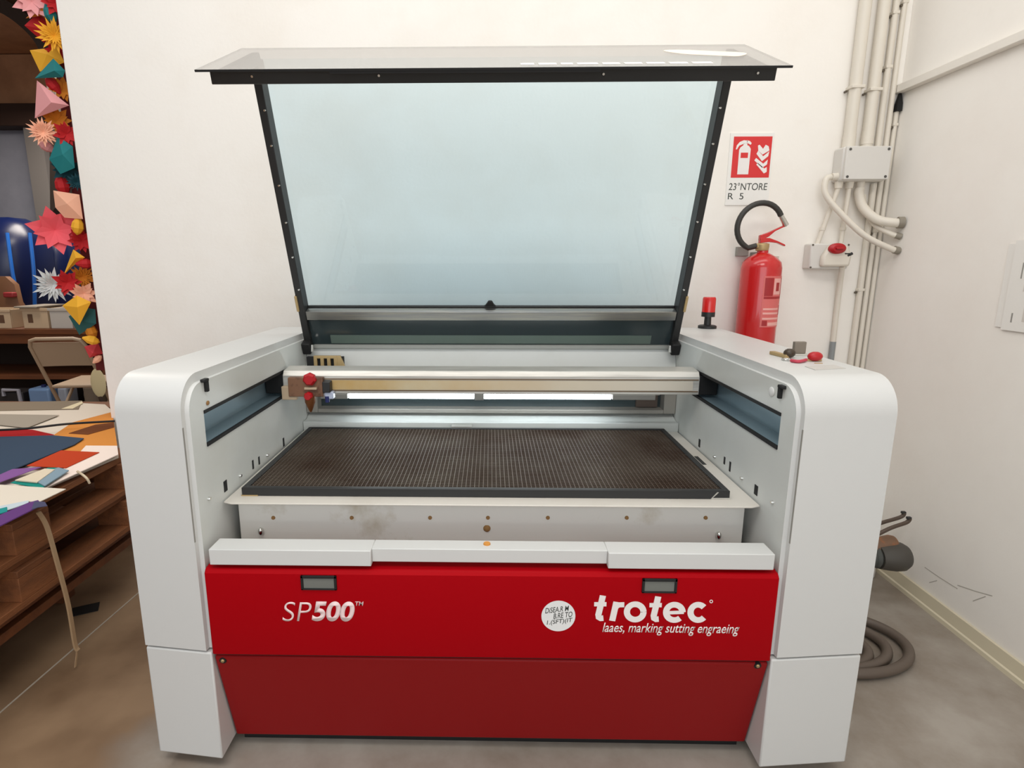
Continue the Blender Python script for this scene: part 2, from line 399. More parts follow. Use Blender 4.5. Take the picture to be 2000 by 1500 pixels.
x0, x1, z0, z1 = panel_box(1176, 1219, 1445, 1240); text_b('laaes, marking sutting engraeing', x0, x1, z0, z1, PL, .25, .006, .0004).obj('lettering', WHITE_INK, FP, smooth=0)
# the big rounded italic word
def ribbon(b, pts, w, dy):
    L = []; R = []; n = len(pts)
    for i in range(n):
        t = Vector(pts[min(i+1, n-1)])-Vector(pts[max(i-1, 0)]); t.normalize(); nn = Vector((-t.y, t.x)); p = Vector(pts[i])
        L.append(p+nn*w/2); R.append(p-nn*w/2)
    zs = random.uniform(0, .0001)
    b.loft([[PL(l.x, l.y, 0), PL(l.x, l.y, dy+zs), PL(r.x, r.y, dy+zs), PL(r.x, r.y, 0)] for l, r in zip(L, R)])
def word(b):
    # drawn in zoom pixels of the photo crop (960..1560, 880..1280 at 3.333x), slanted strokes
    def q(x, y): p = W(960+x/3.3333, 880+y/3.3333, 1, PY); return (p.x, p.z)
    k = (W(1100, 1200, 1, PY)-W(1000, 1200, 1, PY)).length/100/3.3333
    def st(P, w): ribbon(b, [q(*p) for p in P], w*k, .0006)
    w = 40
    for ox, oy in ((0, 0), (360, 6)):                                          # t
        st([(725+ox, 944+oy), (712+ox, 1000+oy), (695+ox, 1070+oy), (697+ox, 1085+oy), (710+ox, 1092+oy), (728+ox, 1090+oy)], w)
        st([(668+ox, 1000+oy), (748+ox, 1000+oy)], 30)
    st([(813, 985), (785, 1108)], w); st([(800, 1040), (812, 1015), (832, 1004), (864, 1003)], 36)           # r
    st([(935+54*math.cos(a), 1050-50*math.sin(a)) for a in [2*PI*i/32 for i in range(33)]], w)                # o
    c = (1190, 1053)
    st([(1130, 1056), (1252, 1052)], 24)
    st([(c[0]+54*math.cos(math.radians(a)), c[1]-50*math.sin(math.radians(a))) for a in range(0, 316, 12)], w)  # e
    c = (1345, 1053)
    st([(c[0]+50*math.cos(math.radians(a)), c[1]-50*math.sin(math.radians(a))) for a in range(42, 326, 12)], w)  # c
    st([(1430+9*math.cos(a), 982-9*math.sin(a)) for a in [2*PI*i/16 for i in range(17)]], 5)
b = B(); word(b); b.obj('lettering', WHITE_INK, FP, smooth=0)
p = W(1090.5, 1203, 1, PY)
b = B(); b.lathe([(0.0415, 0), (.0415, .0008)], p, (0, -1, 0), 48); st_ = b.obj('round_sticker', WHITE_PL, FP, smooth=0)
for txt, u0, u1, v0, v1 in (('DiSEA.R M', 1065, 1111, 1185, 1195), ('B.RE TO', 1081, 1118, 1196, 1206), ('1.(SFT)(IT', 1068, 1118, 1209, 1219)):
    x0, x1, z0, z1 = panel_box(u0, v0, u1, v1)
    b = text_b(txt, x0, x1, z0, z1, lambda a, c, d: Vector((a, PY-.0008-d, c+(a-(x0+x1)/2)*.14)), .1, .006, .0003); b.obj('lettering', DARK_INK, FP, smooth=0)
# white rail above the red panel, set back in the middle
b = B(); b.box(-.681, -.286, 0.0, .060, .593, .634); b.box(-.286, .286, .012, .060, .599, .634); b.box(.286, .681, 0.0, .060, .593, .634)
b.obj('front_rail', PAINT, LC, bevel=.002)
# tray and cutting bed
b = B(); b.box(-.680, .680, .175, .86, .50, .700)
TR = b.obj('bed_tray', STEEL, LC, bevel=.002)
b = B()
b.prism([(-.696, .130), (-.672, .120), (.672, .120), (.696, .130), (.696, .93), (-.696, .93)], 'z', .698, .7025)
b.obj('tray_lip', mat('light tray sheet', (212, 206, 196), .4, noise=(4, (196, 188, 174), .5, .8)), TR, bevel=.0015)
for u in (534, 687, 840, 953, 1070, 1224, 1378):
    p = W(u, 1011, 1, .175); b = B(); b.cyl(p, p+Vector((0, -.003, 0)), .0055, .005, 10); b.obj('screw', RUST, TR)
for u, v in ((511, 1036), (1402, 1044)):
    p = W(u, v, 1, .175); b = B(); b.sphere(p+Vector((0, -.006, 0)), (.007, .008, .011), 8); b.obj('knob', CHROME, TR)
p = W(951, 1032, 1, .175); b = B().sphere(p, (.010, .006, .010), 8); b.obj('knob', RUST, TR)
b = B(); b.lathe([(0.009, 0), (.008, .004)], W(951, 1063, 2, .634), (0, 0, 1), 12); b.obj('stain', mat('orange rust', (206, 140, 60), .8), TR)
for sg in (-1, 1):                                                             # dark lift rails in the gaps
    b = B().box(min(sg*.688, sg*.699), max(sg*.688, sg*.699), .25, .92, .47, .694); b.obj('lift_rail', BLACK, LC, smooth=0)
bx0, bx1, by0, by1, bz = -.664, .634, .168, .762, .7257
b = B(); fwid = .016
b.box(bx0, bx1, by0, by0+fwid, .7027, bz); b.box(bx0, bx1, by1-fwid, by1, .7027, bz)
b.box(bx0, bx0+fwid, by0+fwid, by1-fwid, .7027, bz); b.box(bx1-fwid, bx1, by0+fwid, by1-fwid, .7027, bz)
BF = b.obj('cutting_bed', BLACK, LC, bevel=.0015)
b = B().box(bx0+fwid, bx1-fwid, by0+fwid, by1-fwid, .7027, .710); b.obj('bed_floor', BEDDARK, BF, smooth=0)
b = B(); st = .0118
x = bx0+fwid+st/2
while x < bx1-fwid: b.box(x-.0010, x+.0010, by0+fwid, by1-fwid, .710, .7235); x += st
y = by0+fwid+st/2
while y < by1-fwid: b.box(bx0+fwid, bx1-fwid, y-.0010, y+.0010, .710, .7230); y += st
b.obj('honeycomb_grid', HONEY, BF, smooth=0)
b = B(); b.box(bx0-.001, bx0+.044, by0-.0015, by0, .7027, .7057); b.obj('corner_clip', BRASS, BF)
b = B(); b.prism([(bx1-.050, .7030), (bx1+.001, .7030), (bx1+.001, .7065), (bx1-.045, .7065), (bx1-.030, .722), (bx1-.034, .7225)], 'y', by0-.0015, by0); b.obj('corner_clip', ALU, BF)
b = B(); b.box(-.14, -.065, .755, .79, .7265, .730); b.obj('bed_tab', ALU, BF, smooth=0)
p0, p1 = W(1367, 895, 2, .7035), W(1385, 905, 2, .7035)
b = B(); b.box(.660, .672, p1.y-.01, p0.y+.02, .7025, .7034); b.obj('slot', BLACK, TR, smooth=0)
# rear of the bay
b = B(); b.prism([(.80, .735), (.84, .735), (.90, .76), (.93, .76), (.93, .70), (.80, .70)], 'x', -.699, .699); b.obj('rear_ledge', PAINT_IN, LC, bevel=.003)
b = B(); b.prism([(.90, 1.000), (.93, 1.000), (.93, .895), (.875, .895), (.875, .91)], 'x', -.699, .699)
RW = b.obj('rear_panel', PAINT_IN, LC, smooth=0)
b = B(); b.box(-.699, .699, .885, .925, .998, 1.012); b.obj('rear_edge', mat('grey edge', (150, 152, 146), .4), RW, bevel=.002)
b = B()
zA, zB = .757, .895
b.box(-.699, -.655, .85, .93, zA, zB); b.box(.655, .699, .85, .93, zA, zB); b.box(-.655, .655, .85, .93, zA, .772); b.box(-.655, .655, .87, .93, .868, zB)
b.obj('exhaust_frame', mat('grey frame', (150, 146, 138), .4, metal=.3), LC, bevel=.002)
b = B().box(-.655, .655, .90, .93, .772, .868); b.obj('exhaust_slot', mat('dark teal sheet', (40, 52, 54), .25, spec=.7), LC, smooth=0)
b = B().box(.56, .64, .885, .90, .775, .86); b.obj('exhaust_mesh', mat('brown mesh', (74, 62, 54), .7), LC, smooth=0)
for x0, x1 in ((-.515, -.058), (-.020, .440)):
    b = B(); b.cyl((x0, .785, .838), (x1, .785, .838), .0095, n=14); b.obj('light_tube', LED, LC)
b = B(); b.box(-.62, .62, .79, .815, .842, .862); b.box(-.62, -.52, .775, .80, .828, .848); b.box(-.056, -.022, .772, .80, .826, .850); b.box(.445, .60, .775, .80, .828, .848)
b.obj('light_holder', mat('grey holder', (150, 148, 142), .45), LC, bevel=.002)
# comb bracket behind the gantry
p = W(612, 695, 1, .80); q = W(659, 722, 1, .80)
x0, x1, z1, z0 = p.x, q.x, p.z, q.z-.02
b = B(); b.box(x0, x1, .80, .812, z1-.010, z1)
for i in range(4): xx = x0+(x1-x0-.012)*i/3; b.box(xx, xx+.012, .80, .812, z0, z1-.008)
b.slab([(x1, .80, z1), (x1+.012, .80, z1), (x1+.040, .80, z0), (x1, .80, z0)], (0, .012, 0))
b.obj('comb_bracket', BRASS, LC, bevel=.001)
b = B(); b.box(x0-.03, x1+.02, .814, .83, z0, z1-.006); b.obj('bracket_back', BLACKM, LC, smooth=0)
# gantry
GX0, GX1 = -.690, .690
b = B(); b.prism([(.600, .888), (.600, .948), (.612, .964), (.672, .970), (.672, .888)], 'x', GX0, GX1)
GA = b.obj('gantry', ALU, LC, bevel=.002)
b = B(); b.box(-.53, .668, .5965, .602, .902, .934); b.obj('gantry_band', ALU_GOLD, GA, smooth=0)
b = B(); b.box(GX0+.02, GX1-.004, .5975, .602, .936, .9395); b.box(GX0+.02, GX1-.004, .5975, .602, .897, .9005); b.obj('gantry_groove', mat('brown groove', (110, 90, 66), .6), GA, smooth=0)
for sg in (-1, 1):
    b = B().box(min(sg*.672, sg*.755), max(sg*.672, sg*.755), .612, .668, .884, .950); b.obj('end_truck', BLACKM, GA, bevel=.003)
b = B(); b.box(-.665, -.550, .575, .5995, .882, .946); HD = b.obj('laser_head', BROWN_PL, GA, bevel=.002)
b = B(); b.box(-.690, -.640, .580, .5995, .870, .915); b.obj('head_bracket', mat('cream bracket', (190, 168, 140), .5), GA, bevel=.002)
def hexk(u, v, r):
    p = W(u, v, 1, .575); b = B(); b.lathe([(r*.8, -.006), (r, 0), (r, .012), (r*.7, .02)], p, (0, -1, 0), 7); b.obj('red_knob', REDPL, GA, smooth=20)
hexk(606, 740, .022); hexk(604, 773, .015)
p = W(606, 785, 1, .575); b = B(); b.lathe([(.018, .02), (.017, 0), (.006, -.028), (.003, -.034)], p, (0, 0, 1), 16); b.obj('nozzle', BRONZE, GA)
p, q = W(629, 746, 1, .568), W(645, 767, 1, .568); b = B().box(p.x, q.x, .566, .5995, q.z, p.z); b.obj('sensor_box', BLACK, GA, bevel=.002)
p, q = W(633, 766, 1, .570), W(651, 786, 1, .570); b = B().box(p.x, q.x, .572, .598, q.z+.01, p.z); b.obj('connector', mat('pale blue connector', (176, 184, 204), .4), GA, bevel=.003)
b = B(); b.cyl((p.x+.008, .574, q.z), (p.x+.008, .574, q.z+.02), .007); b.obj('connector_cap', mat('navy plug', (24, 34, 90), .4), GA)
p = W(607, 758, 1, .57); b = B(); b.box(p.x-.02, p.x+.02, .565, .576, p.z-.004, p.z+.003); b.obj('head_strip', mat('cream bracket', (190, 168, 140), .5), GA)

# lid: tinted sheet leaning forward with a flap at right angles at its top edge
LA = Vector((0, .874, 1.000)); LT = Vector((0, .5479, 1.832))
ld = (LT-LA).normalized(); ln = Vector((0, ld.z, -ld.y))            # along the lid upward, outward normal (to the back)
def lp(x, s, o): q = LA + ld*s + ln*o; return Vector((x, q.y, q.z))
LEN = (LT-LA).length + .058
def lbox(b, x0, x1, s0, s1, o0, o1):
    b.loft([[lp(x, s0, o0), lp(x, s1, o0), lp(x, s1, o1), lp(x, s0, o1)] for x in (x0, x1)]); return b
b = B()
for sg in (-1, 1):
    x0, x1 = sorted((sg*.672, sg*.696)); lbox(b, x0, x1, 0, LEN, 0, .052)
lbox(b, -.672, .672, .151, .156, .040, .052)
LID = b.obj('lid', BLACK, LC, bevel=.002)
b = B(); lbox(b, -.700, .700, .152, LEN, .052, .057); b.obj('tinted_sheet', GLASS, LID, smooth=0)
b = B(); lbox(b, -.672, .672, .116, .151, .004, .014); lbox(b, -.672, .672, .146, .151, .014, .052); b.obj('lid_crossbar', mat('brushed steel', (164, 160, 152), .28, metal=.9, noise=(6, (146, 146, 146), .4, .6), stretch=(1, 1, 30)), LID, bevel=.002)
b = B(); lbox(b, -.672, .672, .006, .116, .022, .030); b.obj('lid_rear_sheet', DARK_GLASS, LID, smooth=0)
b = B(); lbox(b, -.60, .60, .012, .046, .019, .023); b.obj('lid_rear_reflection', mat('green grey reflection', (92, 106, 98), .3), LID, smooth=0)  # greenish reflection in the rear sheet, put in as a coloured strip
for sg in (-1, 1):
    x0, x1 = sorted((sg*.690, sg*.699)); b = B(); lbox(b, x0, x1, .155, .215, -.006, .014); b.obj('brass_stay', BRASS, LID, bevel=.002)
    x0, x1 = sorted((sg*.668, sg*.699)); b = B(); lbox(b, x0, x1, -.01, .035, -.030, .004); b.obj('hinge', BLACKM, LID, bevel=.004)
    b = B(); p = lp(sg*.664, .012, -.02); b.cyl(p-Vector((0, 0, .012)), p+Vector((0, 0, .014)), .006); b.obj('hinge_pin', CHROME, LID)
    for s in (.24, .36, .48, .60, .72, .82):
        p = lp(sg*.678, s, 0); b = B(); b.cyl(p, p-ln*.004, .0042, .003, 10); b.obj('screw', CHROME, LID)
b = B(); b.loft([[lp(x, .156, o) for x in (-.022, -.008, .008, .022)]+[lp(x, .176 if abs(x) < .01 else .160, o) for x in (.016, .006, -.006, -.016)] for o in (.038, .051)])
b.obj('lid_catch', BLACKM, LID, bevel=.002)
FN, FF = Vector((0, .2714, 1.7845)), Vector((0, .5763, 1.9345))
fd = (FF-FN).normalized(); fo = Vector((0, fd.z, -fd.y))             # toward the hinge, and inward/down
def fp(x, s, o): q = FN + fd*s + fo*o; return Vector((x, q.y, q.z))
FL = (FF-FN).length
def fbox(b, x0, x1, s0, s1, o0, o1, xi=0):
    b.loft([[fp(x, s0, o0), fp(x, s1, o0), fp(x, s1, o1), fp(x, s0, o1)] for x in (x0, x1)]); return b
b = B(); fbox(b, -.735, .735, 0, FL, 0, .005); b.obj('flap_sheet', FLAP_SHEEN, LID, smooth=0)
b = B(); fbox(b, -.7355, .7355, -.002, .0012, .0, .0052); fbox(b, -.40, .27, -.001, .010, .0052, .011); b.obj('flap_edge', BLACKM, LID, smooth=0)
b = B(); b.loft([[fp(x, .012, .005), fp(x+.007*sx, .022, .038), fp(x+.007*sx, .030, .038), fp(x, .030, .005)] for x, sx in ((-.705, -1), (.705, 1))])
for sg in (-1, 1):
    x0, x1 = sorted((sg*.672, sg*.695)); fbox(b, x0, x1, .03, FL-.035, .006, .036)
b.obj('flap_rail', BLACK, LID, bevel=.002)
for x in (-.60, -.28, .28, .66):
    p = fp(x, .016, .018); b = B(); b.cyl(p, p-fd*.006, .0042, .003, 10); b.obj('screw', CHROME, LID)
# white marks on the flap, foreshortened in the photograph
b = B(); x = .075
for wdt in (.034, .045, .030, .052, .044, .044, .046, .046, .050):
    b.loft([[fp(xx, .034, -.0002), fp(xx, .056, -.0002), fp(xx, .056, -.0008), fp(xx, .034, -.0008)] for xx in (x, x+wdt)]); x += wdt+.011
b.obj('flap_lettering', WHITE_INK, LID, smooth=0)
b = B(); bl = []
for i in range(28):
    a = 2*PI*i/28; bl.append((.580+.100*math.cos(a)*(1+.12*math.sin(3*a)), .190+.050*math.sin(a)*(1+.25*math.cos(2*a+.5))-.22*(.115*math.cos(a))))
b.loft([[fp(x, s, -.0002) for x, s in bl], [fp(x, s, -.0009) for x, s in bl]]); b.obj('flap_sticker', mat('cream sticker', (240, 226, 208), .6), LID, smooth=0)
# warning lamp on the right cabinet
p = W(1381, 641, 2, TOP)
b = B(); b.lathe([(.036, 0), (.036, .010), (.030, .013), (.014, .014), (.013, .046), (.026, .047), (.026, .066)], p, n=24); SL = b.obj('lamp_base', BLACK, LC)
b = B(); b.lathe([(.0255, .066), (.0255, .120), (.022, .126)], p, n=24); b.obj('lamp_lens', RED_LENS, LC)
# plate on the right cabinet top and the cable at the left side
p = [W(u, v, 2, TOP+.0002) for u, v in ((1572, 716), (1628, 713), (1652, 720), (1592, 723))]
b = B().slab(p, (0, 0, .0012)); b.obj('name_plate', mat('grey plate', (196, 192, 186), .5), LC, smooth=0)
ctr = W(217, 786, 1, .13)
b = B(); b.tube([Vector((-.876, .13, ctr.z+.042))]+[Vector((-.876-.038*math.sin(a), .13, ctr.z+.042*math.cos(a))) for a in [PI*i/12 for i in range(1, 12)]]+[Vector((-.876, .13, ctr.z-.042))], .0042); b.obj('side_cable', BLACKM, LC)
# thin vertical seam of the service door on each front
for sg, u0, v0, u1, v1 in ((-1, 367, 812, 400, 1060), (1, 1560, 815, 1530, 1062)):
    p, q = W(u0, v0, 1, .0), W(u1, v1, 1, .0)
    b = B().box(min(sg*.7115, sg*.7130), max(sg*.7115, sg*.7130), -.0002, .004, q.z, p.z-.03); b.obj('door_seam', mat('seam', (140, 137, 130), .6), LB if sg < 0 else RB, smooth=0)

# ------------------------------------------------------------------ things on the machine
c = W(1548, 695, 2, TOP)
KB = thing('bunch_of_keys', 'bunch of keys with red and brown fobs lying on the machine top', 'keys', c)
zt = TOP
p, q = W(1507, 692, 2, zt), W(1538, 700, 2, zt)
b = B(); d = (q-p).normalized(); nn = Vector((-d.y, d.x, 0)); b.slab([p-nn*.008, q-nn*.006, q+nn*.006, p+nn*.010], (0, 0, .010)); b.obj('key_blade', BRASS, KB, bevel=.002)
b = B(); q = W(1541, 699, 2, zt); b.sphere(q+Vector((0, 0, .0135)), (.016, .014, .013), 8); b.obj('key_head', mat('dark key head', (60, 48, 34), .4), KB)
b = B(); b.tube([W(1536, 704, 2, zt)+Vector((.010*math.cos(a), .010*math.sin(a), .003)) for a in [2*PI*i/20 for i in range(20)]], .0028, 8, True); b.obj('key_ring', CHROME, KB)
b = B(); b.tube(smooth_path([W(1545, 704, 2, zt+.005), W(1560, 706, 2, zt+.005), W(1574, 703, 2, zt+.005)]), .0045, 8); b.obj('fob_strap', mat('pink red strap', (190, 60, 80), .5), KB)
p = W(1592, 696, 2, zt+.0135); b = B(); b.sphere(p, (.020, .013, .013), 8); b.obj('red_fob', REDPL, KB)
p = W(1590, 703, 2, zt+.003); b = B(); b.box(p.x-.022, p.x+.018, p.y-.006, p.y+.008, zt, zt+.006); b.obj('key_tag', BRASS, KB, bevel=.001)
p = W(1568, 697, 2, zt)
GB = thing('metal_block', 'small grey metal block standing up beside the keys', 'block', p)
b = B(); b.box(p.x-.021, p.x+.023, p.y+.016, p.y+.034, zt, zt+.006); b.obj('foot_plate', ALU, GB, bevel=.001)
b = B(); b.box(p.x-.016, p.x+.017, p.y+.018, p.y+.032, zt+.006, zt+.040); b.obj('body', mat('grey block', (132, 122, 110), .45, metal=.4), GB, bevel=.002)
p, q = W(1591, 710, 2, zt), W(1606, 710, 2, zt)
b = B().box(p.x, q.x, p.y-.002, p.y+.002, zt, zt+.0015); tag(b.obj('metal_strip', BRASS), 'thin brass strip in front of the keys on the machine top', 'strip')

# ------------------------------------------------------------------ fire extinguisher and its sign
EX = thing('fire_extinguisher', 'red fire extinguisher with black hose hung on the white wall', 'fire extinguisher', (1.155, 1.262, .88))
ex, ey = 1.155, 1.262
b = B(); b.lathe([(.070, .89), (.078, .88), (.081, .90), (.081, 1.295), (.076, 1.318), (.058, 1.338), (.034, 1.352), (.022, 1.358), (.022, 1.368)], (ex, ey, 0), n=40); b.obj('cylinder', SAFERED, EX)
b = B(); b.lathe([(.024, 1.366), (.026, 1.372), (.026, 1.392), (.018, 1.398)], (ex-.004, ey, 0), n=16); b.box(ex-.034, ex+.02, ey-.014, ey+.014, 1.378, 1.396); b.obj('valve', BRASS, EX, bevel=.002)
b = B(); b.loft([[(x, ey-w, z), (x, ey+w, z), (x, ey+w, z+h), (x, ey-w, z+h)] for x, z, w, h in ((ex-.018, 1.398, .012, .022), (ex+.02, 1.402, .012, .016), (ex+.055, 1.398, .010, .008), (ex+.088, 1.384, .010, .007))]); b.obj('carry_handle', SAFERED, EX, bevel=.002)
b = B(); b.loft([[(x, ey-w, z), (x, ey+w, z), (x, ey+w, z+h), (x, ey-w, z+h)] for x, z, w, h in ((ex-.020, 1.408, .010, .022), (ex+.015, 1.424, .012, .018), (ex+.04, 1.446, .010, .008), (ex+.09, 1.470, .010, .007))]); b.obj('squeeze_lever', SAFERED, EX, bevel=.002)
hc = Vector((ex-.028, ey-.01, 1.465)); hr = .092
path = [Vector((ex-.030, ey-.004, 1.387))] + [hc+Vector((hr*math.cos(math.radians(a)), -.012*math.sin(math.radians(a)), hr*1.02*math.sin(math.radians(a)))) for a in range(248, 18, -10)]
b = B(); b.tube(path, .0115, 12); b.obj('hose', RUBBER, EX)
e0 = path[-1]; e1 = Vector((ex+.083, ey-.006, 1.470))
b = B(); b.cyl(e0, e1, .010, .012); b.obj('hose_tip', CHROME, EX)
b = B()
def cylpatch(b, a0, a1, z0, z1, r):
    b.loft([[(ex+r*math.sin(math.radians(a)), ey-r*math.cos(math.radians(a)), z) for z in (z0, z1)] + [(ex+(r-.001)*math.sin(math.radians(a)), ey-(r-.001)*math.cos(math.radians(a)), z) for z in (z1, z0)] for a in [a0+(a1-a0)*i/10 for i in range(11)]])
cylpatch(b, -14, 74, 1.050, 1.262, .0818); b.obj('label', mat('pale red label', (222, 110, 106), .5), EX, smooth=0)
LDR, LPK = mat('label dark red', (168, 36, 40), .5), mat('label pink', (240, 176, 168), .5)
for a0, a1, z0, z1, m_ in ((-10, 16, 1.180, 1.255, LDR), (52, 71, 1.180, 1.255, LDR), (-10, 71, 1.168, 1.178, LDR), (18, 50, 1.186, 1.252, LPK), (26, 40, 1.20, 1.235, LDR), (-9, 6, 1.056, 1.078, LDR), (52, 70, 1.100, 1.140, LDR), (8, 71, 1.056, 1.070, LPK), (-9, 71, 1.082, 1.090, LPK), (-9, 48, 1.104, 1.112, LPK), (-9, 48, 1.122, 1.130, LPK)):
    b = B(); cylpatch(b, a0, a1, z0, z1, .0822 + (.0004 if m_ is LDR and a0 == 26 else 0)); b.obj('label_print', m_, EX, smooth=0)
b = B().box(1.195, 1.262, 1.335, 1.350, 1.200, 1.345); b.obj('wall_bracket', mat('pale bracket', (206, 200, 186), .5), EX, bevel=.002)
b = B().box(1.075, 1.125, 1.330, 1.350, 1.345, 1.385); b.box(1.14, 1.17, 1.270, 1.350, 1.345, 1.362); b.obj('wall_hook', mat('grey hook', (150, 146, 138), .5), EX, bevel=.002)

sp = [W(u, v, 1, 1.349) for u, v in ((1424, 261), (1508, 260), (1500, 394), (1417, 396))]
sx0, sx1, sz0, sz1 = 1.012, 1.196, 1.560, 1.852
FS = thing('fire_sign', 'white sign with red extinguisher pictogram above the fire extinguisher', 'sign', ((sx0+sx1)/2, 1.349, sz0))
b = B().box(sx0, sx1, 1.346, 1.350, sz0, sz1); b.obj('plate', PAPERW, FS, smooth=0)
rx0, rx1, rz0, rz1 = 1.027, 1.188, 1.673, 1.838
b = B().box(rx0, rx1, 1.3452, 1.347, rz0, rz1); b.obj('red_field', SIGNRED, FS, smooth=0)
def sq(a, c, d=0): return Vector((rx0+a*(rx1-rx0), 1.3452-d, rz0+c*(rz1-rz0)))
def spoly(b, P, d=.0006): b.loft([[sq(x, y, 0) for x, y in P], [sq(x, y, d) for x, y in P]])
b = B()
spoly(b, [(.16, .08), (.45, .08), (.46, .70), (.41, .77), (.36, .79), (.36, .83), (.26, .83), (.26, .79), (.19, .74), (.16, .68)])
spoly(b, [(.07, .69), (.10, .69), (.15, .78), (.26, .82), (.36, .84), (.36, .90), (.26, .91), (.16, .87), (.09, .79)])
spoly(b, [(.36, .84), (.45, .80), (.47, .84), (.42, .89), (.34, .91)])
b.obj('pictogram', WHITE_INK, FS, smooth=0)
b = B(); spoly(b, [(.21, .48), (.40, .48), (.40, .61), (.21, .61)], .0009); b.obj('pictogram_label', SIGNRED, FS, smooth=0)
b = B()
for P in ([(.64, .32), (.86, .10), (.93, .14), (.92, .26), (.86, .22), (.68, .36)], [(.58, .42), (.80, .24), (.92, .32), (.93, .44), (.82, .34), (.62, .48)],
          [(.62, .58), (.78, .40), (.93, .52), (.95, .64), (.80, .52), (.66, .66)], [(.64, .78), (.66, .66), (.78, .56), (.95, .66), (.92, .76), (.84, .80), (.78, .70), (.68, .80)]):
    spoly(b, P)
b.obj('flame_mark', WHITE_INK, FS, smooth=0)
SGN = lambda a, c, d: Vector((a, 1.346-d, c))
text_b('23\u00b0NTORE', 1.022, 1.186, 1.622, 1.652, SGN, .08, 0, .0006).obj('lettering', DARK_INK, FS, smooth=0)
text_b('R  5', 1.022, 1.088, 1.584, 1.610, SGN, 0, 0, .0006).obj('lettering', DARK_INK, FS, smooth=0)

# ------------------------------------------------------------------ conduits, boxes and cables in the corner
def conduit(name, label, x, r, z0, z1, clips, y=1.35, joints=()):
    t = thing(name, label, 'pipe', (x, y-r, z0), 'cream conduits on the back wall')
    b = B(); b.cyl((x, y-r-.001, z0), (x, y-r-.001, z1), r, n=20); b.obj('pipe', CREAM_PL, t)
    for z in joints:
        b = B(); b.cyl((x, y-r-.001, z), (x, y-r-.001, z+.05), r*1.08, n=20); b.obj('sleeve', CREAM_PL, t)
    for z in clips:
        b = B(); b.box(x-r*1.15, x+r*1.15, y-r*2.15, y, z-.006, z+.006); b.obj('clip', CREAM_PL, t, bevel=.002)
        b = B(); b.cyl((x-r*1.35, y-.006, z-.012), (x-r*1.35, y-.016, z-.012), .005, n=8); b.obj('clip_screw', mat('brown screw', (90, 80, 66), .5), t)
    return t
conduit('conduit', 'thick cream conduit entering the junction box top, left of the two', 1.497, .023, 1.785, 3.5, (2.02,), joints=(1.79,))
conduit('conduit', 'thick cream conduit entering the junction box top, right of the two', 1.572, .022, 1.785, 3.5, (2.01,), joints=(1.80,))
conduit('conduit', 'slim cream conduit passing just right of the junction box down to the floor', 1.660, .010, .3, 3.5, (2.34, 1.45))
conduit('conduit', 'slim cream conduit closest to the corner, rising past the black sealing foam', 1.686, .009, .3, 1.93, (1.88,))
conduit('conduit', 'slim long conduit left of the corner pair, reaching the machine top', 1.630, .012, .3, 1.645, (1.2,))
conduit('conduit', 'slim cream conduit above the junction box, third from the left', 1.625, .012, 1.785, 3.5, (2.10, 2.30))
p0, p1 = W(1757, 200, 0, 1.692), W(1752, 228, 0, 1.692)
b = B(); b.loft([[(1.688-w, 1.335-w, z), (1.688+w*.7, 1.335-w, z), (1.688+w*.7, 1.335+w*.7, z), (1.688-w, 1.335+w*.7, z)] for w, z in ((.013, 1.93), (.012, 1.96), (.004, 2.005))])
tag(b.obj('sealing_foam', BLACKM, smooth=0), 'black tapered foam above the slim conduit in the wall corner', 'foam')
jx0, jx1, jz0, jz1 = 1.453, 1.642, 1.650, 1.785
JB = thing('junction_box', 'square grey junction box with four screws below two thick conduits', 'junction box', ((jx0+jx1)/2, 1.31, jz0))
b = B().box(jx0, jx1, 1.275, 1.35, jz0, jz1); b.obj('body', GREY_BOX, JB, bevel=.008)
b = B().box(jx0+.004, jx1-.002, 1.262, 1.276, jz0+.003, jz1-.002); b.obj('cover', GREY_BOX, JB, bevel=.003)
for x in (jx0+.018, jx1-.016):
    for z in (jz0+.014, jz1-.014):
        b = B(); b.cyl((x, 1.264, z), (x, 1.2605, z), .0055, n=10); b.obj('screw', mat('dark screw', (80, 78, 74), .4), JB)
for x in (1.470, 1.515, 1.560):
    b = B(); b.cyl((x, 1.315, jz0+.002), (x, 1.315, jz0-.026), .017, .014, 14); b.obj('gland', CREAM_PL, JB)
b = B(); b.cyl((jx0+.002, 1.305, jz0+.02), (jx0-.022, 1.305, jz0+.02), .016, .014, 14); b.obj('gland', CREAM_PL, JB)
def flex(label, P, r, name='flexible_conduit', cat='conduit', m=CREAM_PL):
    t = thing(name, label, cat, P[0], 'flexible conduits below the junction box')
    path = smooth_path(P, 10); b = B(); b.tube(path, [r*(1+.03*(i % 2)) for i in range(len(path))], 12); b.obj('hose', m, t)
    d = (Vector(P[-1])-Vector(P[-2])).normalized()
    b = B(); e = Vector(P[-1]); b.cyl(e-d*.018, e+d*.003, r*1.3, n=14); b.obj('end_fitting', mat('grey fitting', (140, 132, 118), .5), t)
    return t
flex('long flexible conduit looping from the junction box side to the right wall, lowest', [(1.428, 1.305, 1.670), (1.406, 1.30, 1.655), (1.405, 1.29, 1.60), (1.455, 1.27, 1.53), (1.555, 1.24, 1.43), (1.66, 1.225, 1.375), (1.696, 1.225, 1.365)], .012)
flex('thick flexible conduit curving from the junction box bottom to the right wall, topmost', [(1.560, 1.315, 1.626), (1.560, 1.315, 1.60), (1.575, 1.30, 1.545), (1.615, 1.265, 1.495), (1.665, 1.23, 1.478), (1.696, 1.222, 1.478)], .018)
flex('short flexible conduit end beneath the thick one at the right wall', [(1.590, 1.335, 1.60), (1.60, 1.325, 1.54), (1.625, 1.29, 1.475), (1.665, 1.24, 1.435), (1.697, 1.225, 1.422)], .010)
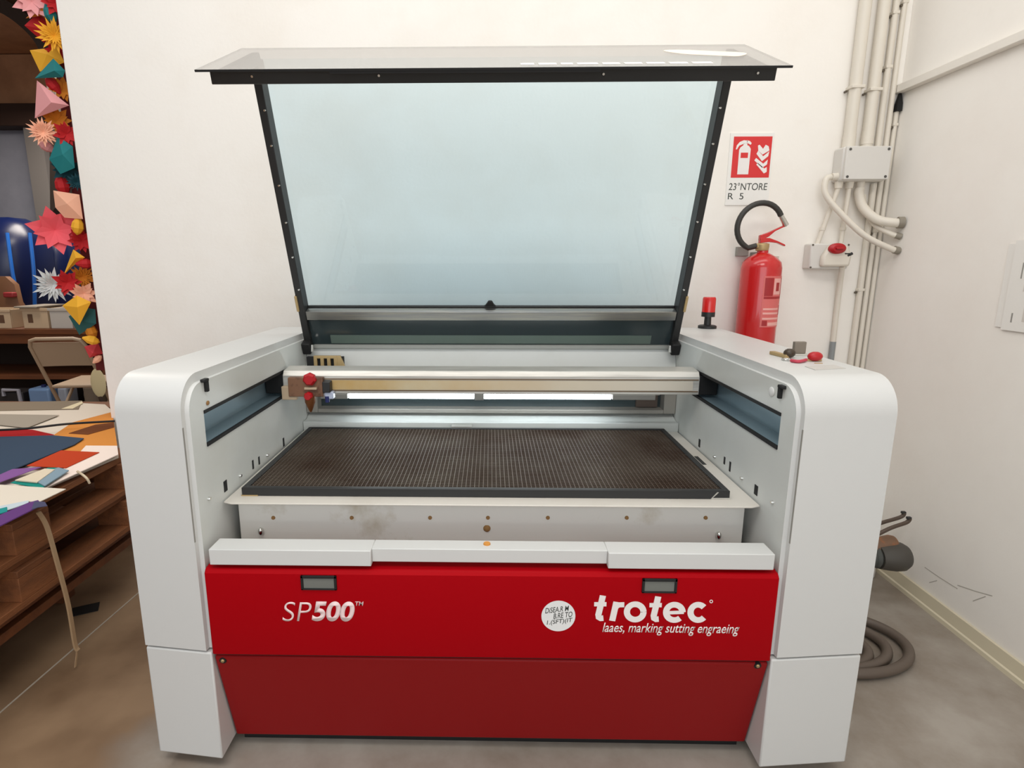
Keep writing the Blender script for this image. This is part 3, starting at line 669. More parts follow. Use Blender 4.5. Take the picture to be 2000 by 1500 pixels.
def straight(label, p, q, r):
    t = thing('rigid_conduit', label, 'conduit', q, 'conduits between junction box and switch')
    b = B(); b.cyl(p, q, r, n=14); b.obj('pipe', CREAM_PL, t)
    m_ = Vector(p).lerp(Vector(q), .75); b = B(); b.cyl(m_, m_+Vector((0, 0, .012)), r*1.3, n=14); b.obj('clip', CREAM_PL, t)
straight('slanting thin conduit from the junction box to the switch box, the left one', (1.470, 1.315, 1.626), (1.415, 1.325, 1.396), .009)
straight('thin conduit from the junction box to the switch box, the right one', (1.515, 1.315, 1.626), (1.515, 1.325, 1.396), .009)
SW = thing('isolator_switch', 'grey switch box with red rotary knob on the back wall', 'switch', (1.46, 1.31, 1.29))
b = B().box(1.372, 1.535, 1.290, 1.35, 1.290, 1.397); b.obj('body', GREY_BOX, SW, bevel=.006)
b = B(); b.prism([(1.410, 1.300), (1.528, 1.300), (1.533, 1.345), (1.515, 1.388), (1.440, 1.392), (1.412, 1.345)], 'y', 1.262, 1.292); b.obj('cover', CREAM_PL, SW, bevel=.010)
b = B(); p = Vector((1.462, 1.262, 1.375)); b.lathe([(.034, 0), (.033, .012), (.022, .020)], p, (0, -1, 0), 24); b.xf(Matrix.Translation(p) @ Matrix.Diagonal((1.05, 1, .66, 1)) @ Matrix.Translation(-p)); b.obj('red_knob', REDPL, SW)
b = B(); b.box(1.448, 1.478, 1.232, 1.244, 1.371, 1.379); b.obj('knob_grip', REDPL, SW, bevel=.003)
b = B(); b.cyl((1.513, 1.266, 1.345), (1.533, 1.266, 1.355), .006); b.obj('lock_hole', BLACK, SW)
b = B(); b.box(1.500, 1.520, 1.258, 1.264, 1.352, 1.356); b.obj('switch_mark', BLACKM, SW, smooth=0)
for x, z in ((1.378, 1.391), (1.378, 1.297), (1.528, 1.391)):
    b = B(); b.cyl((x, 1.292, z), (x, 1.288, z), .004, n=8); b.obj('screw', mat('brown screw', (90, 80, 66), .5), SW)
t = thing('switch_cable', 'white cable hanging from the red switch down to the machine', 'cable', (1.53, 1.335, .90))
b = B(); b.tube(smooth_path([(1.508, 1.285, 1.302), (1.518, 1.30, 1.28), (1.532, 1.325, 1.22), (1.538, 1.335, 1.10), (1.541, 1.337, .955)]), .011, 12); b.obj('cable', CREAM_PL, t)
b = B(); b.cyl((1.541, 1.337, .97), (1.541, 1.337, .88), .012); b.obj('cable_end', mat('grey cable sleeve', (140, 144, 144), .4), t)
b = B(); b.box(1.672, 1.6995, -2.5, 1.345, 2.000, 2.034); tag(b.obj('cable_duct', mat('white duct', (232, 227, 218), .5), bevel=.004), 'long white cable duct running along the right wall', 'cable duct')

# papers on the right wall
b = B(); q0 = [W(u, v, 0, 1.6985) for u, v in ((1972, 474), (2080, 470), (2050, 655), (1953, 633))]
y0 = .685; 
b = B().box(1.6965, 1.6995, .30, .700, 1.105, 1.375); tag(b.obj('paper_sheet', PAPERW, smooth=0), 'white sheet with a column of marks behind the top notice on the right wall', 'paper')
PN = thing('wall_notice', 'white printed notice pinned over another sheet on the right wall', 'notice', (1.696, .5, 1.10))
b = B().box(1.6930, 1.6964, .28, .672, 1.098, 1.385); b.obj('sheet', PAPERW, PN, smooth=0)
b = B().box(1.6924, 1.6931, .30, .60, 1.13, 1.20); b.box(1.6924, 1.6931, .30, .615, 1.225, 1.32); b.obj('print', mat('grey print', (212, 206, 198), .7), PN, smooth=0)
b = B().box(1.6922, 1.6930, .628, .632, 1.265, 1.315); b.box(1.6922, 1.6930, .635, .640, 1.125, 1.155); b.obj('print', mat('mid grey print', (150, 146, 140), .7), PN, smooth=0)
# scuffs low on the right wall
b = B()
for (u0, v0, u1, v1) in ((1806, 1108, 1835, 1128), (1835, 1128, 1870, 1150), (1870, 1143, 1905, 1155), (1905, 1155, 1938, 1164), (1900, 1174, 1925, 1165), (1815, 1138, 1830, 1134)):
    p, q = W(u0, v0, 0, 1.6995), W(u1, v1, 0, 1.6995); n_ = Vector((0, .0004, .0016))
    b.loft([[p-n_, p+n_, p+n_+Vector((.0002, 0, 0)), p-n_+Vector((.0002, 0, 0))], [q-n_, q+n_, q+n_+Vector((.0002, 0, 0)), q-n_+Vector((.0002, 0, 0))]])
tag(b.obj('scuff_marks', mat('grey scuff', (184, 178, 168), .9), smooth=0), 'thin grey scuff marks low on the right wall', 'scuff', kind='structure')

# hose coil and dust hose right of the machine
pts = []
LOOPS = ((1.145, .520, .150, .105, .018), (1.165, .545, .205, .140, .019), (1.19, .555, .255, .175, .020))
for li, (cx, cy, rx, ry, z) in enumerate(LOOPS):
    nx = LOOPS[min(li+1, 2)]
    for i in range(20):
        a = PI+2*PI*i/20; t_ = max(0, (i-14)/6.0) if li < 2 else 0
        e = [cx+(nx[0]-cx)*t_, cy+(nx[1]-cy)*t_, rx+(nx[2]-rx)*t_, ry+(nx[3]-ry)*t_]
        pts.append(Vector((e[0]+e[2]*math.cos(a), e[1]+e[3]*math.sin(a), z)))
pts.append(Vector((.965, .62, .019))); pts = smooth_path(pts, 4)
tag(B().tube(pts, .0165, 12).obj('hose_coil', CABLEM), 'brown grey hose coiled on the floor right of the machine', 'hose')
b = B(); b.prism([(1.40, 1.00), (1.640, 1.00), (1.676, 1.06), (1.676, 1.30), (1.40, 1.30)], 'z', 0, .050); tag(b.obj('plinth_block', mat('stained white block', (200, 194, 186), .7, noise=(9, (160, 130, 96), .55, .7)), bevel=.006), 'low white stained block on the floor in the right corner', 'block')
DH = thing('dust_hose', 'grey ribbed dust hose with rusty collar sticking out of the machine side', 'hose', (1.3, .85, .17))
path = [Vector((.930+.63*i/120, .86-.02*i/120, .200-.016*i/120)) for i in range(121)]
b = B(); b.tube(path, [.040+.005*math.cos(2*PI*i/4) for i in range(121)], 18); b.obj('ribbed_hose', mat('grey hose', (84, 86, 82), .5), DH)
b = B(); b.lathe([(.046, -.03), (.052, 0), (.056, .03), (.055, .06), (.044, .078), (.02, .084)], (1.555, .84, .186), (1, 0, .02), 24); b.obj('collar', mat('dark grey collar', (74, 70, 64), .5), DH)
b = B(); b.lathe([(.034, -.11), (.036, -.05), (.034, 0), (.026, .016), (.010, .022)], (1.585, .862, .232), (1, 0, .30), 20); b.obj('rusty_neck', mat('rusty neck', (120, 90, 68), .6, noise=(30, (156, 96, 56), .5, .7)), DH)
for lab, P in (('brown bent cable sticking out of the machine side, the rear one', [(.930, .93, .30), (1.30, .92, .285), (1.48, .91, .272), (1.585, .905, .305), (1.64, .905, .325), (1.650, .905, .342)]),
               ('brown bent cable sticking out of the machine side, the front one', [(.930, .78, .30), (1.25, .79, .285), (1.42, .80, .275), (1.535, .805, .325), (1.592, .81, .345), (1.602, .81, .362)])):
    t = thing('bent_cable', lab, 'cable', P[0]); b = B(); b.tube(smooth_path(P), .0075, 10); b.obj('cable', mat('brown cable', (78, 62, 50), .5), t)
    e = Vector(P[-1]); b = B(); b.box(e.x-.012, e.x+.004, e.y-.006, e.y+.006, e.z-.004, e.z+.006); b.obj('cable_end', BLACK, t, bevel=.002)

# ------------------------------------------------------------------ pallets and coloured sheets, left
def make_pallet():
    t = thing('wooden_pallet', 'x', 'pallet', (0, 0, 0), 'stacked wooden pallets')
    for i in range(5):
        x = -.4+.02+(.76)*i/4*.0 + [0.0, .175, .33, .485, .66][i]; w = .12 if i in (0, 2, 4) else .10
        b = B().box(x-.02, x-.02+w, -.6, .6, .122, .144); b.obj('deck_board', WOOD, t, bevel=.002)
    for y in (-.6, -.0725, .455):
        b = B().box(-.4, .4, y, y+.145, .100, .122); b.obj('stringer', WOOD, t, bevel=.002)
        for x in (-.4, -.07, .28):
            b = B().box(x, x+.12 if x != -.07 else x+.145, y, y+.145, .022, .100); b.obj('block', WOOD, t, bevel=.002)
    for x in (-.4, -.07, .28):
        b = B().box(x, x+.12 if x != -.07 else x+.145, -.6, .6, 0, .022); b.obj('bottom_board', WOOD, t, bevel=.002)
    return t
pal = make_pallet()
ZP = .1445
spec = [((-1.815, .36, 3*ZP), 0, 'wooden pallet directly under the coloured sheets, top of the stack by the machine'),
        ((-1.810, .345, 2*ZP), 0, 'wooden pallet second from the top of the stack by the machine'),
        ((-2.45, 1.38, 3*ZP), PI/2, 'top wooden pallet of the rear stack behind the sheets'),
        ((-2.45, 1.38, 2*ZP), PI/2, 'second wooden pallet of the rear stack behind the sheets'),
        ((-2.45, 1.38, ZP), PI/2, 'third wooden pallet of the rear stack behind the sheets'),
        ((-2.45, 1.38, 0), PI/2, 'lowest wooden pallet of the rear stack behind the sheets')]
for i, (l, r, lab) in enumerate(spec):
    if i == 0: pal.location = l; pal['label'] = lab
    else: dup(pal, l, lab, r)
ZT = 4*ZP
TB = thing('low_trestle', 'dark low trestle carrying the wooden pallets by the machine', 'trestle', (-1.9, .35, 0))
b = B().box(-2.2, -1.435, -.6, .93, .262, 2*ZP-.0005); b.obj('top_board', DWOOD, TB, bevel=.002)
b = B().box(-2.2, -1.445, -.6, .92, .205, .235); b.obj('lower_board', DWOOD, TB, bevel=.002)
for y in (-.45, .75):
    b = B().box(-2.15, -1.55, y, y+.06, .235, .262); b.obj('batten', DWOOD, TB, bevel=.002)
    for x in (-2.1, -1.75):
        b = B().box(x, x+.07, y, y+.07, 0, .205); b.obj('leg', DWOOD, TB, bevel=.002)
def z2(x, y): return (x/5.358, 760+y/5.358)
SHEETS = [
 ('wood_fibre_board', 'wide cream board forming the table top over the pallets', (226, 214, 198), [(-700, 225), (830, 160), (1100, 175), (1175, 240), (1240, 690), (1240, 720), (470, 1055), (-700, 1500)], .008),
 ('cardboard_strip', 'long grey brown board lying along the rear edge of the table', (140, 126, 108), [(-700, 160), (860, 128), (820, 215), (-700, 240)], .004),
 ('paper_offcut', 'small cream offcut at the rear right corner of the table', (228, 214, 180), [(640, 210), (860, 130), (868, 150), (760, 208)], .002),
 ('taupe_sheet', 'pale taupe sheet at the left rear of the table', (168, 158, 144), [(-700, 255), (620, 275), (280, 408), (-700, 300)], .002),
 ('dark_red_sheet', 'dark red sheet partly covered by the slate blue sheet', (168, 30, 34), [(-600, 420), (340, 428), (620, 492), (500, 540), (-600, 530)], .002),
 ('orange_sheet', 'large orange tan sheet at the right of the table', (214, 140, 66), [(760, 352), (1176, 242), (1228, 600), (1100, 660), (640, 655), (540, 500)], .002),
 ('brown_sheet', 'narrow brown offcut lying on the orange sheet', (112, 64, 36), [(720, 465), (1000, 375), (1190, 352), (1195, 402), (920, 478)], .002),
 ('white_board', 'white board along the front edge of the table', (244, 226, 214), [(900, 598), (1228, 600), (1238, 690), (470, 1042), (400, 990), (690, 826)], .003),
 ('slate_blue_sheet', 'large slate blue sheet in the middle of the table', (58, 74, 94), [(-600, 520), (560, 490), (880, 520), (780, 585), (250, 802), (-600, 1140)], .003),
 ('vermilion_sheet', 'red orange sheet with pink edge right of the slate blue sheet', (190, 66, 34), [(640, 645), (1040, 665), (690, 828), (280, 806)], .002),
 ('lilac_sheet', 'lilac purple sheet under the slate blue sheet front edge', (134, 90, 150), [(-500, 1120), (130, 842), (430, 820), (0, 978), (-500, 1190)], .002),
 ('teal_card', 'teal card under a cream card near the front edge', (32, 138, 126), [(112, 985), (500, 828), (600, 826), (450, 1045)], .002),
 ('steel_blue_card', 'steel blue strip beside the teal card', (134, 156, 170), [(400, 985), (560, 850), (610, 828), (722, 858), (470, 1022)], .0035),
 ('cream_card', 'small cream card lying on the teal card', (222, 208, 184), [(160, 962), (470, 842), (575, 850), (390, 984)], .004),
 ('cream_sheet', 'cream sheet with pencil marks overhanging the front edge', (226, 216, 200), [(-500, 1080), (0, 1005), (690, 1050), (410, 1186), (300, 1180), (-500, 1400)], .002),
 ('pale_blue_offcut', 'pale blue offcut beside the deep purple sheet', (196, 208, 214), [(-300, 1290), (150, 1200), (300, 1170), (300, 1195), (-300, 1400)], .002),
 ('teal_offcut', 'small teal offcut at the left frame edge of the table', (42, 142, 140), [(-300, 1330), (75, 1240), (78, 1285), (-300, 1400)], .0025),
 ('deep_purple_sheet', 'deep purple sheet at the front left corner of the table', (100, 62, 120), [(-400, 1500), (300, 1196), (400, 1170), (440, 1215), (330, 1275), (-400, 1640)], .003),
 ('grey_strip', 'dark grey blue strip tucked under the purple sheet tip', (78, 78, 104), [(360, 1180), (470, 1185), (495, 1225), (400, 1240), (330, 1265)], .002),
]
zz = ZT+.0003
for i, (nm, lab, col, P, th) in enumerate(SHEETS):
    pts = [W(*z2(x, y), 2, zz) for x, y in P]
    b = B().slab(pts, (0, 0, th)); o = b.obj(nm, mat(nm+' paper', col, .9, spec=.1), smooth=0); tag(o, lab, 'sheet', 'cut sheets on the pallet table')
    zz += th+.0004 if i == 0 else .0021
p = [W(*z2(x, y), 2, zz+.002) for x, y in ((-100, 432), (280, 412), (700, 365), (1200, 335))]
tag(B().tube(smooth_path(p), .005, 8).obj('black_rod', BLACKM), 'thin black rod lying across the coloured sheets', 'rod')
st0 = [W(75, 1000, 0, -1.40), W(92, 1030, 0, -1.39), W(112, 1100, 0, -1.375), W(133, 1180, 0, -1.37), W(146, 1255, 0, -1.37), W(152, 1270, 0, -1.365)]
b = B(); pa = smooth_path(st0)
b.loft([[q+Vector((-.003, -.007, 0)), q+Vector((-.003, .007, 0)), q+Vector((.003, .007, 0)), q+Vector((.003, -.007, 0))] for q in pa])
e = pa[-4]
b.loft([[q+Vector((0, -.004, 0)), q+Vector((0, .004, 0)), q+Vector((.0015, .004, 0)), q+Vector((.0015, -.004, 0))] for q in (e, e+Vector((.002, -.022, -.05)))])
tag(b.obj('packing_strap', mat('beige strap', (176, 146, 112), .5)), 'beige strap with split end hanging from the pallet stack', 'strap')
b = B(); q = [W(150, 920, 0, -1.418), W(161, 927, 0, -1.405), W(170, 935, 0, -1.388), W(175, 944, 0, -1.385)]; b.tube(smooth_path(q), .004, 6); tag(b.obj('splinter', mat('pale splinter', (220, 200, 170), .7)), 'pale wood splinter sticking out under the white board', 'splinter')
b = B().box(W(170, 1186, 2, 0).x-.04, W(170, 1186, 2, 0).x+.05, W(190, 1192, 2, 0).y-.03, W(190, 1192, 2, 0).y+.035, .0005, .003, rot=Matrix.Rotation(.5, 3, 'Z')); tag(b.obj('dark_scrap', BLACKM), 'small black scrap lying on the floor under the pallets', 'scrap')

# ------------------------------------------------------------------ back room
# long wooden bench
BX0, BX1, BY = W(-260, 640, 1, 3.55).x, -2.02, 3.55
bz1 = W(100, 643, 1, BY).z
BN = thing('workbench', 'long brown wooden bench carrying storage bins in the back room', 'bench', ((BX0+BX1)/2, BY+.3, 0))
b = B().box(BX0, BX1, BY, BY+.75, bz1-.045, bz1); b.obj('bench_top', DWOOD, BN, bevel=.004)
b = B().box(BX0+.03, BX1-.03, BY+.02, BY+.05, W(0, 672, 1, BY).z, bz1-.045); b.obj('apron', DWOOD, BN, bevel=.003)
b = B().box(BX0+.03, BX1-.03, BY+.70, BY+.72, 0, bz1-.045); b.obj('dark_backing', mat('dark under bench', (40, 26, 18), .8), BN, smooth=0)  # dark board added so the space under the bench reads black
b = B().box(BX0+.03, BX1-.03, BY+.05, BY+.6, .33, .37); b.obj('lower_shelf', DWOOD, BN, bevel=.003)
for x in (BX0+.06, (BX0+BX1)/2+.3, BX1-.12):
    for y in (BY+.05, BY+.62):
        b = B().box(x, x+.07, y, y+.07, 0, bz1-.045); b.obj('leg', DWOOD, BN, bevel=.003)
BINM = mat('beige bin plastic', (196, 172, 142), .5)
def bin_(name, lab, x0, x1, y, h, m, holes=True, slope=.0):
    t = thing(name, lab, 'bin', ((x0+x1)/2, y, bz1), 'bins on the wooden bench')
    b = B(); d = .26; w = .012
    b.box(x0, x1, y, y+w, bz1, bz1+h); b.box(x0, x1, y+d-w, y+d, bz1, bz1+h); b.box(x0, x0+w, y+w, y+d-w, bz1, bz1+h); b.box(x1-w, x1, y+w, y+d-w, bz1, bz1+h); b.box(x0+w, x1-w, y+w, y+d-w, bz1, bz1+.01)
    b.obj('tub', m, t, bevel=.003)
    b = B().box(x0-.01, x1+.01, y-.008, y+.004, bz1+h-.02, bz1+h+.004); b.obj('rim', m, t, bevel=.002)
    if holes:
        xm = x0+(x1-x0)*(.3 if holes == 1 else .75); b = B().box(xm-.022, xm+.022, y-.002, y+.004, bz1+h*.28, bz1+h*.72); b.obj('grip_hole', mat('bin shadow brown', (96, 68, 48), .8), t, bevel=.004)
bx = lambda u: W(u, 640, 1, BY+.08).x
bin_('storage_bin', 'beige bin with grip hole at the left frame edge on the bench', bx(-40), bx(27), BY+.06, .16, BINM, 2)
bin_('storage_bin', 'beige bin with grip hole in the middle of the bench', bx(51), bx(100), BY+.06, .17, BINM, 1)
bin_('storage_bin', 'pale grey bin on the bench, nearest the paper garland', bx(104), bx(146), BY+.06, .17, mat('grey bin plastic', (190, 184, 176), .5), 0)
b = B().box(bx(44), bx(88), BY+.02, BY+.36, bz1+.176, bz1+.19); tag(b.obj('bin_lid', mat('grey lid', (150, 140, 126), .5), bevel=.003), 'flat grey lid lying on the middle beige bin', 'lid')
# rounded brown chair back and blue shells behind the bench
def shell(name, lab, cat, P, y, dep, m, bulge, grp=None):
    pp = [W(u, v, 1, y) for u, v in P]; c = sum(pp, Vector())/len(pp)
    b = B(); rings = []
    for k, (s, dy) in enumerate(((.0, -bulge), (.35, -bulge*.92), (.7, -bulge*.65), (.9, -bulge*.3), (1.0, 0), (1.0, dep))):
        rings.append([c.lerp(q, max(s, .02))+Vector((0, dy, 0)) for q in pp])
    b.loft(rings); o = b.obj(name, m, smooth=50); tag(o, lab, cat, grp); return o
BLUE = mat('glossy dark blue shell', (6, 22, 66), .3, spec=.6)
archp = [(-90, 610), (-92, 500), (-70, 445), (-30, 424), (15, 424), (48, 438), (68, 470), (76, 530), (76, 610), (60, 690), (-80, 690)]
shell('blue_shell_chair', 'large rounded dark blue shell behind the bench, at the left frame edge', 'chair', archp, 5.2, .25, BLUE, .30, 'blue shells behind the bench')
shell('blue_shell_chair', 'smaller rounded dark blue shell behind the bench, beside the paper garland', 'chair', [(72, 600), (74, 500), (84, 462), (108, 452), (130, 466), (142, 520), (145, 600), (140, 690), (76, 690)], 5.72, .25, BLUE, .22, 'blue shells behind the bench')
for u, lab in ((24, 'left'), (66, 'right')):  # solid streaks put in for the highlights on the glossy blue shell
    P = [W(u+(-10 if u < 40 else -8), 455, 1, 4.85), W(u, 530, 1, 4.80), W(u+(13 if u < 40 else 2), 606, 1, 4.80), W(u+(15 if u < 40 else 2), 760, 1, 4.80)]
    tag(B().tube(smooth_path(P), [.018]*25, 8).obj('blue_highlight', mat('bright blue highlight', (40, 110, 205), .3)), 'bright blue highlight painted in before the blue shell, the %s one of two' % lab, 'tube', 'bright blue painted highlights in the back room')
shell('round_chair_back', 'brown rounded wooden chair back at the left frame edge behind the bins', 'chair', [(-60, 640), (-55, 560), (-20, 540), (10, 540), (28, 556), (36, 590), (50, 612), (54, 640), (50, 760), (-50, 760)], 4.45, .06, mat('brown plywood', (122, 84, 56), .6), .04)
p = W(15, 576, 1, 4.36); tag(B().box(p.x-.05, p.x+.05, p.y, p.y+.06, p.z-.025, p.z+.025).obj('red_label', mat('dull red', (150, 44, 48), .6), bevel=.01), 'dull red patch hanging on the brown chair back', 'patch')
# jerrycans and boxes under the bench
for nm, lab, cat, u0, u1, zt_, col in (('plastic_canister', 'pale blue canister under the bench, left one below the chair seat', 'canister', 60, 102, .30, (110, 140, 180)),
                                 ('plastic_canister', 'pale grey canister under the bench, right of the blue one', 'canister', 117, 136, .31, (150, 158, 172)),
                                 ('grey_drum', 'grey brown ribbed drum under the bench beside the wall', 'drum', 157, 196, .30, (124, 112, 98)),
                                 ('dark_crate', 'black crate with a pale handle under the bench at the left', 'crate', -30, 50, .29, (30, 28, 30))):
    x0, x1 = W(u0, 760, 1, 3.40).x, W(u1, 760, 1, 3.40).x
    t = thing(nm, lab, cat, ((x0+x1)/2, 3.42, 0))
    if nm == 'dark_crate':
        b = B().box(x0, x1, 3.36, 3.54, 0, zt_-.02); b.obj('body', mat(lab[:12], col, .6), t, bevel=.01)
        b = B(); b.tube([(x1-.15, 3.35, zt_-.05), (x1-.15, 3.35, zt_), (x1-.02, 3.35, zt_), (x1-.01, 3.35, .08)], .016, 8); b.obj('handle', mat('pale handle', (150, 150, 160), .5), t)
    elif nm == 'grey_drum':
        b = B(); r = (x1-x0)/2; b.lathe([(r, 0)]+[(r*(1+.03*(i % 2)), zt_*i/9) for i in range(10)]+[(r*.9, zt_)], ((x0+x1)/2, 3.46, 0), n=24); b.obj('body', mat(lab[:12], col, .6), t)
    else:
        b = B().box(x0, x1, 3.36, 3.50, 0, zt_); b.obj('body', mat(lab[:12], col, .4), t, bevel=.02, seg=3)
        b = B(); b.cyl(((x0+x1)/2, 3.43, zt_), ((x0+x1)/2, 3.43, zt_+.02), .018); b.obj('cap', mat('navy cap', (20, 30, 80), .5), t)
# folding chair
CHM = mat('beige folding chair', (178, 154, 128), .5)
chx = W(138, 655, 1, 2.85)
FC = thing('folding_chair', 'beige metal folding chair in front of the bench, seen from behind', 'chair', (chx.x, 2.85, 0))
hw = .180; zb = W(112, 655, 1, 2.85).z
b = B(); top = [(-hw, .235-.235*1.9, .02*0+.42)]
def tl(t): return Vector((0, -.20+.42*(1-t), zb*t))            # back tube: foot in front (t=0), top at the rear (t=1)
P = [Vector((-hw, tl(0).y, 0.0)), Vector((-hw, tl(.5).y, tl(.5).z)), Vector((-hw, tl(.93).y, tl(.93).z)), Vector((-hw+.02, tl(.985).y, tl(.985).z)), Vector((-hw+.06, tl(1).y, zb)), Vector((hw-.06, tl(1).y, zb)), Vector((hw-.02, tl(.985).y, tl(.985).z)), Vector((hw, tl(.93).y, tl(.93).z)), Vector((hw, tl(.5).y, tl(.5).z)), Vector((hw, tl(0).y, 0))]
ROT = Matrix.Translation((chx.x, 2.85, 0)) @ Matrix.Rotation(math.radians(8), 4, 'Z')
b = B(); b.tube(P, .013, 10); b.xf(ROT); b.obj('back_frame', CHM, FC)
b = B(); b.loft([[Vector((x, tl(t).y+.02*math.cos(x/hw*1.4)-.004, tl(t).z)) for t in (.74, .965)]+[Vector((x, tl(t).y+.02*math.cos(x/hw*1.4)+.004, tl(t).z)) for t in (.965, .74)] for x in [-hw+.012+(2*hw-.024)*i/10 for i in range(11)]]); b.xf(ROT); b.obj('backrest', CHM, FC)
b = B(); b.box(-hw+.02, hw-.02, -.04, .36, .425, .450); b.xf(ROT); b.obj('seat', CHM, FC, bevel=.01)
for sx in (-1, 1):
    b = B(); b.tube([(sx*(hw-.03), .26, .425), (sx*(hw-.03), -.24, 0)], .011, 8); b.xf(ROT); b.obj('rear_leg', CHM, FC)
# oval fan beside the wall edge
p = W(192, 748, 1, 1.95)
t = thing('oval_paddle', 'cream oval paddle on a dark stem leaning beside the wall edge', 'paddle', (p.x, 1.95, 0))
b = B(); b.sphere(p, (.045, .008, .085), 10); b.obj('blade', mat('cream card', (214, 196, 150), .6), t)
b = B(); b.tube(smooth_path([p-Vector((0, 0, .08)), p-Vector((-.01, 0, .18)), (p.x+.02, 1.97, 0)]), .010, 8); b.obj('stem', mat('dark stem', (60, 40, 28), .7), t)

# ------------------------------------------------------------------ paper garland on the wall edge
GY = 1.43
top_, bot_ = W(118, -60, 1, 1.52), W(196, 724, 1, 1.52)
b = B().box(-1.965, -1.8005, 1.53, 1.57, bot_.z, 2.9); tag(b.obj('felt_strip', mat('dark red felt', (92, 18, 20), .9), smooth=0), 'dark red felt strip behind the paper flowers on the wall edge', 'strip')
YEL, ORA, TEA, RDD, PNK, PEA, COR, DTE, WHT = (242, 178, 44), (214, 132, 30), (20, 122, 124), (190, 24, 30), (232, 160, 160), (246, 182, 150), (240, 96, 106), (8, 66, 76), (212, 216, 214)
def pm(c): return mat('paper %d %d %d' % c, c, .75)
VIEW = (CAM-Vector((-1.9, 1.43, 1.6))).normalized()
def frame(ax):
    ax = Vector(ax).normalized(); a = Vector((0, 0, 1)) if abs(ax.z) < .9 else Vector((1, 0, 0)); e1 = ax.cross(a).normalized(); return ax, e1, ax.cross(e1)
def gem(c, r, rot, n=4, asp=1.0, flat=.7, dirv=None):
    ax, e1, e2 = frame(dirv or VIEW); b = B()
    ring = [b.bm.verts.new(c + r*(math.cos(rot+2*PI*k/n)*e1*asp + math.sin(rot+2*PI*k/n)*e2)) for k in range(n)]
    tp = b.bm.verts.new(c+ax*r*flat+e1*r*.15*math.cos(rot)+e2*r*.2); bt = b.bm.verts.new(c-ax*r*flat)
    for k in range(n):
        b.bm.faces.new((ring[k], ring[(k+1) % n], tp)); b.bm.faces.new((ring[(k+1) % n], ring[k], bt))
    return b
def traced(P, apex, y, col=None):
    """folded paper solid: its rim lies in a plane facing the room, one ridge point in front, one behind"""
    rim = [W(u, v, 1, y) for u, v in P]; cc = sum(rim, Vector())/len(rim); r = max((q-cc).length for q in rim)
    f = W(*apex, 1, y); dv = (CAM-f).normalized(); b = B()
    R_ = [b.bm.verts.new(q) for q in rim]; tp = b.bm.verts.new(f+dv*r*.38); bt = b.bm.verts.new(cc-dv*r*.42); n = len(R_)
    for k in range(n):
        b.bm.faces.new((R_[k], R_[(k+1) % n], tp)); b.bm.faces.new((R_[(k+1) % n], R_[k], bt))
    return b
TRACE = {
 'orange kite': ([(50, 36), (90, -2), (112, 14), (84, 30)], (86, 16), 1.43),
 'yellow folded paper gem above': ([(58, 98), (112, 92), (126, 122), (78, 140)], (92, 106), 1.47),
 'teal folded paper gem beneath': ([(68, 153), (104, 114), (127, 138), (123, 151)], (106, 138), 1.41),
 'large pale pink': ([(72, 157), (135, 206), (68, 231)], (100, 200), 1.42),
 'teal paper gem in the middle': ([(96, 311), (113, 266), (142, 286), (146, 328), (118, 340)], (122, 302), 1.42),
 'peach folded': ([(104, 372), (155, 380), (162, 428), (126, 425), (108, 405)], (131, 398), 1.42),
 'yellow folded paper gem below': ([(143, 487), (166, 503), (142, 520), (124, 538)], (148, 504), 1.43),
 'yellow kite': ([(122, 597), (150, 577), (178, 590), (155, 635)], (151, 600), 1.40),
 'dull teal': ([(134, 618), (155, 654), (188, 632), (186, 604), (160, 600)], (161, 628), 1.47),
}
def petals(c, r, rot, n=6, wdt=.42, lift=.35, rows=1, dirv=None):
    ax, e1, e2 = frame(dirv or VIEW); b = B()
    for row in range(rows):
        for k in range(n):
            a = rot+2*PI*(k+.5*row)/n+random.uniform(-.1, .1); d = math.cos(a)*e1+math.sin(a)*e2; s = ax.cross(d)
            rr = r*(1-.22*row)*random.uniform(.88, 1.05); up_ = lift+.35*row
            b0 = c; m1 = c+d*rr*.5+ax*rr*up_*.45; tip = c+d*rr+ax*rr*up_*.75
            w_ = rr*wdt; rid = m1+ax*(-.10*rr)
            v = [b.bm.verts.new(q) for q in (b0, m1+s*w_*.5, tip, m1-s*w_*.5, rid, rid-ax*.003-d*.002)]
            b.bm.faces.new((v[0], v[1], v[2], v[4])); b.bm.faces.new((v[0], v[4], v[2], v[3])); b.bm.faces.new((v[0], v[5], v[1])); b.bm.faces.new((v[1], v[5], v[2])); b.bm.faces.new((v[2], v[5], v[3])); b.bm.faces.new((v[3], v[5], v[0]))
    return b
def cone(c, r, rot, n=8):
    ax, e1, e2 = frame(VIEW); d = math.cos(rot)*e1+math.sin(rot)*e2
    b = B(); b.lathe([(r*.12, -r), (r*.55, -r*.3), (r*.62, r*.25), (r*.35, r*.75), (r*.03, r)], c, d, n); return b
G = 'paper flowers along the wall edge'
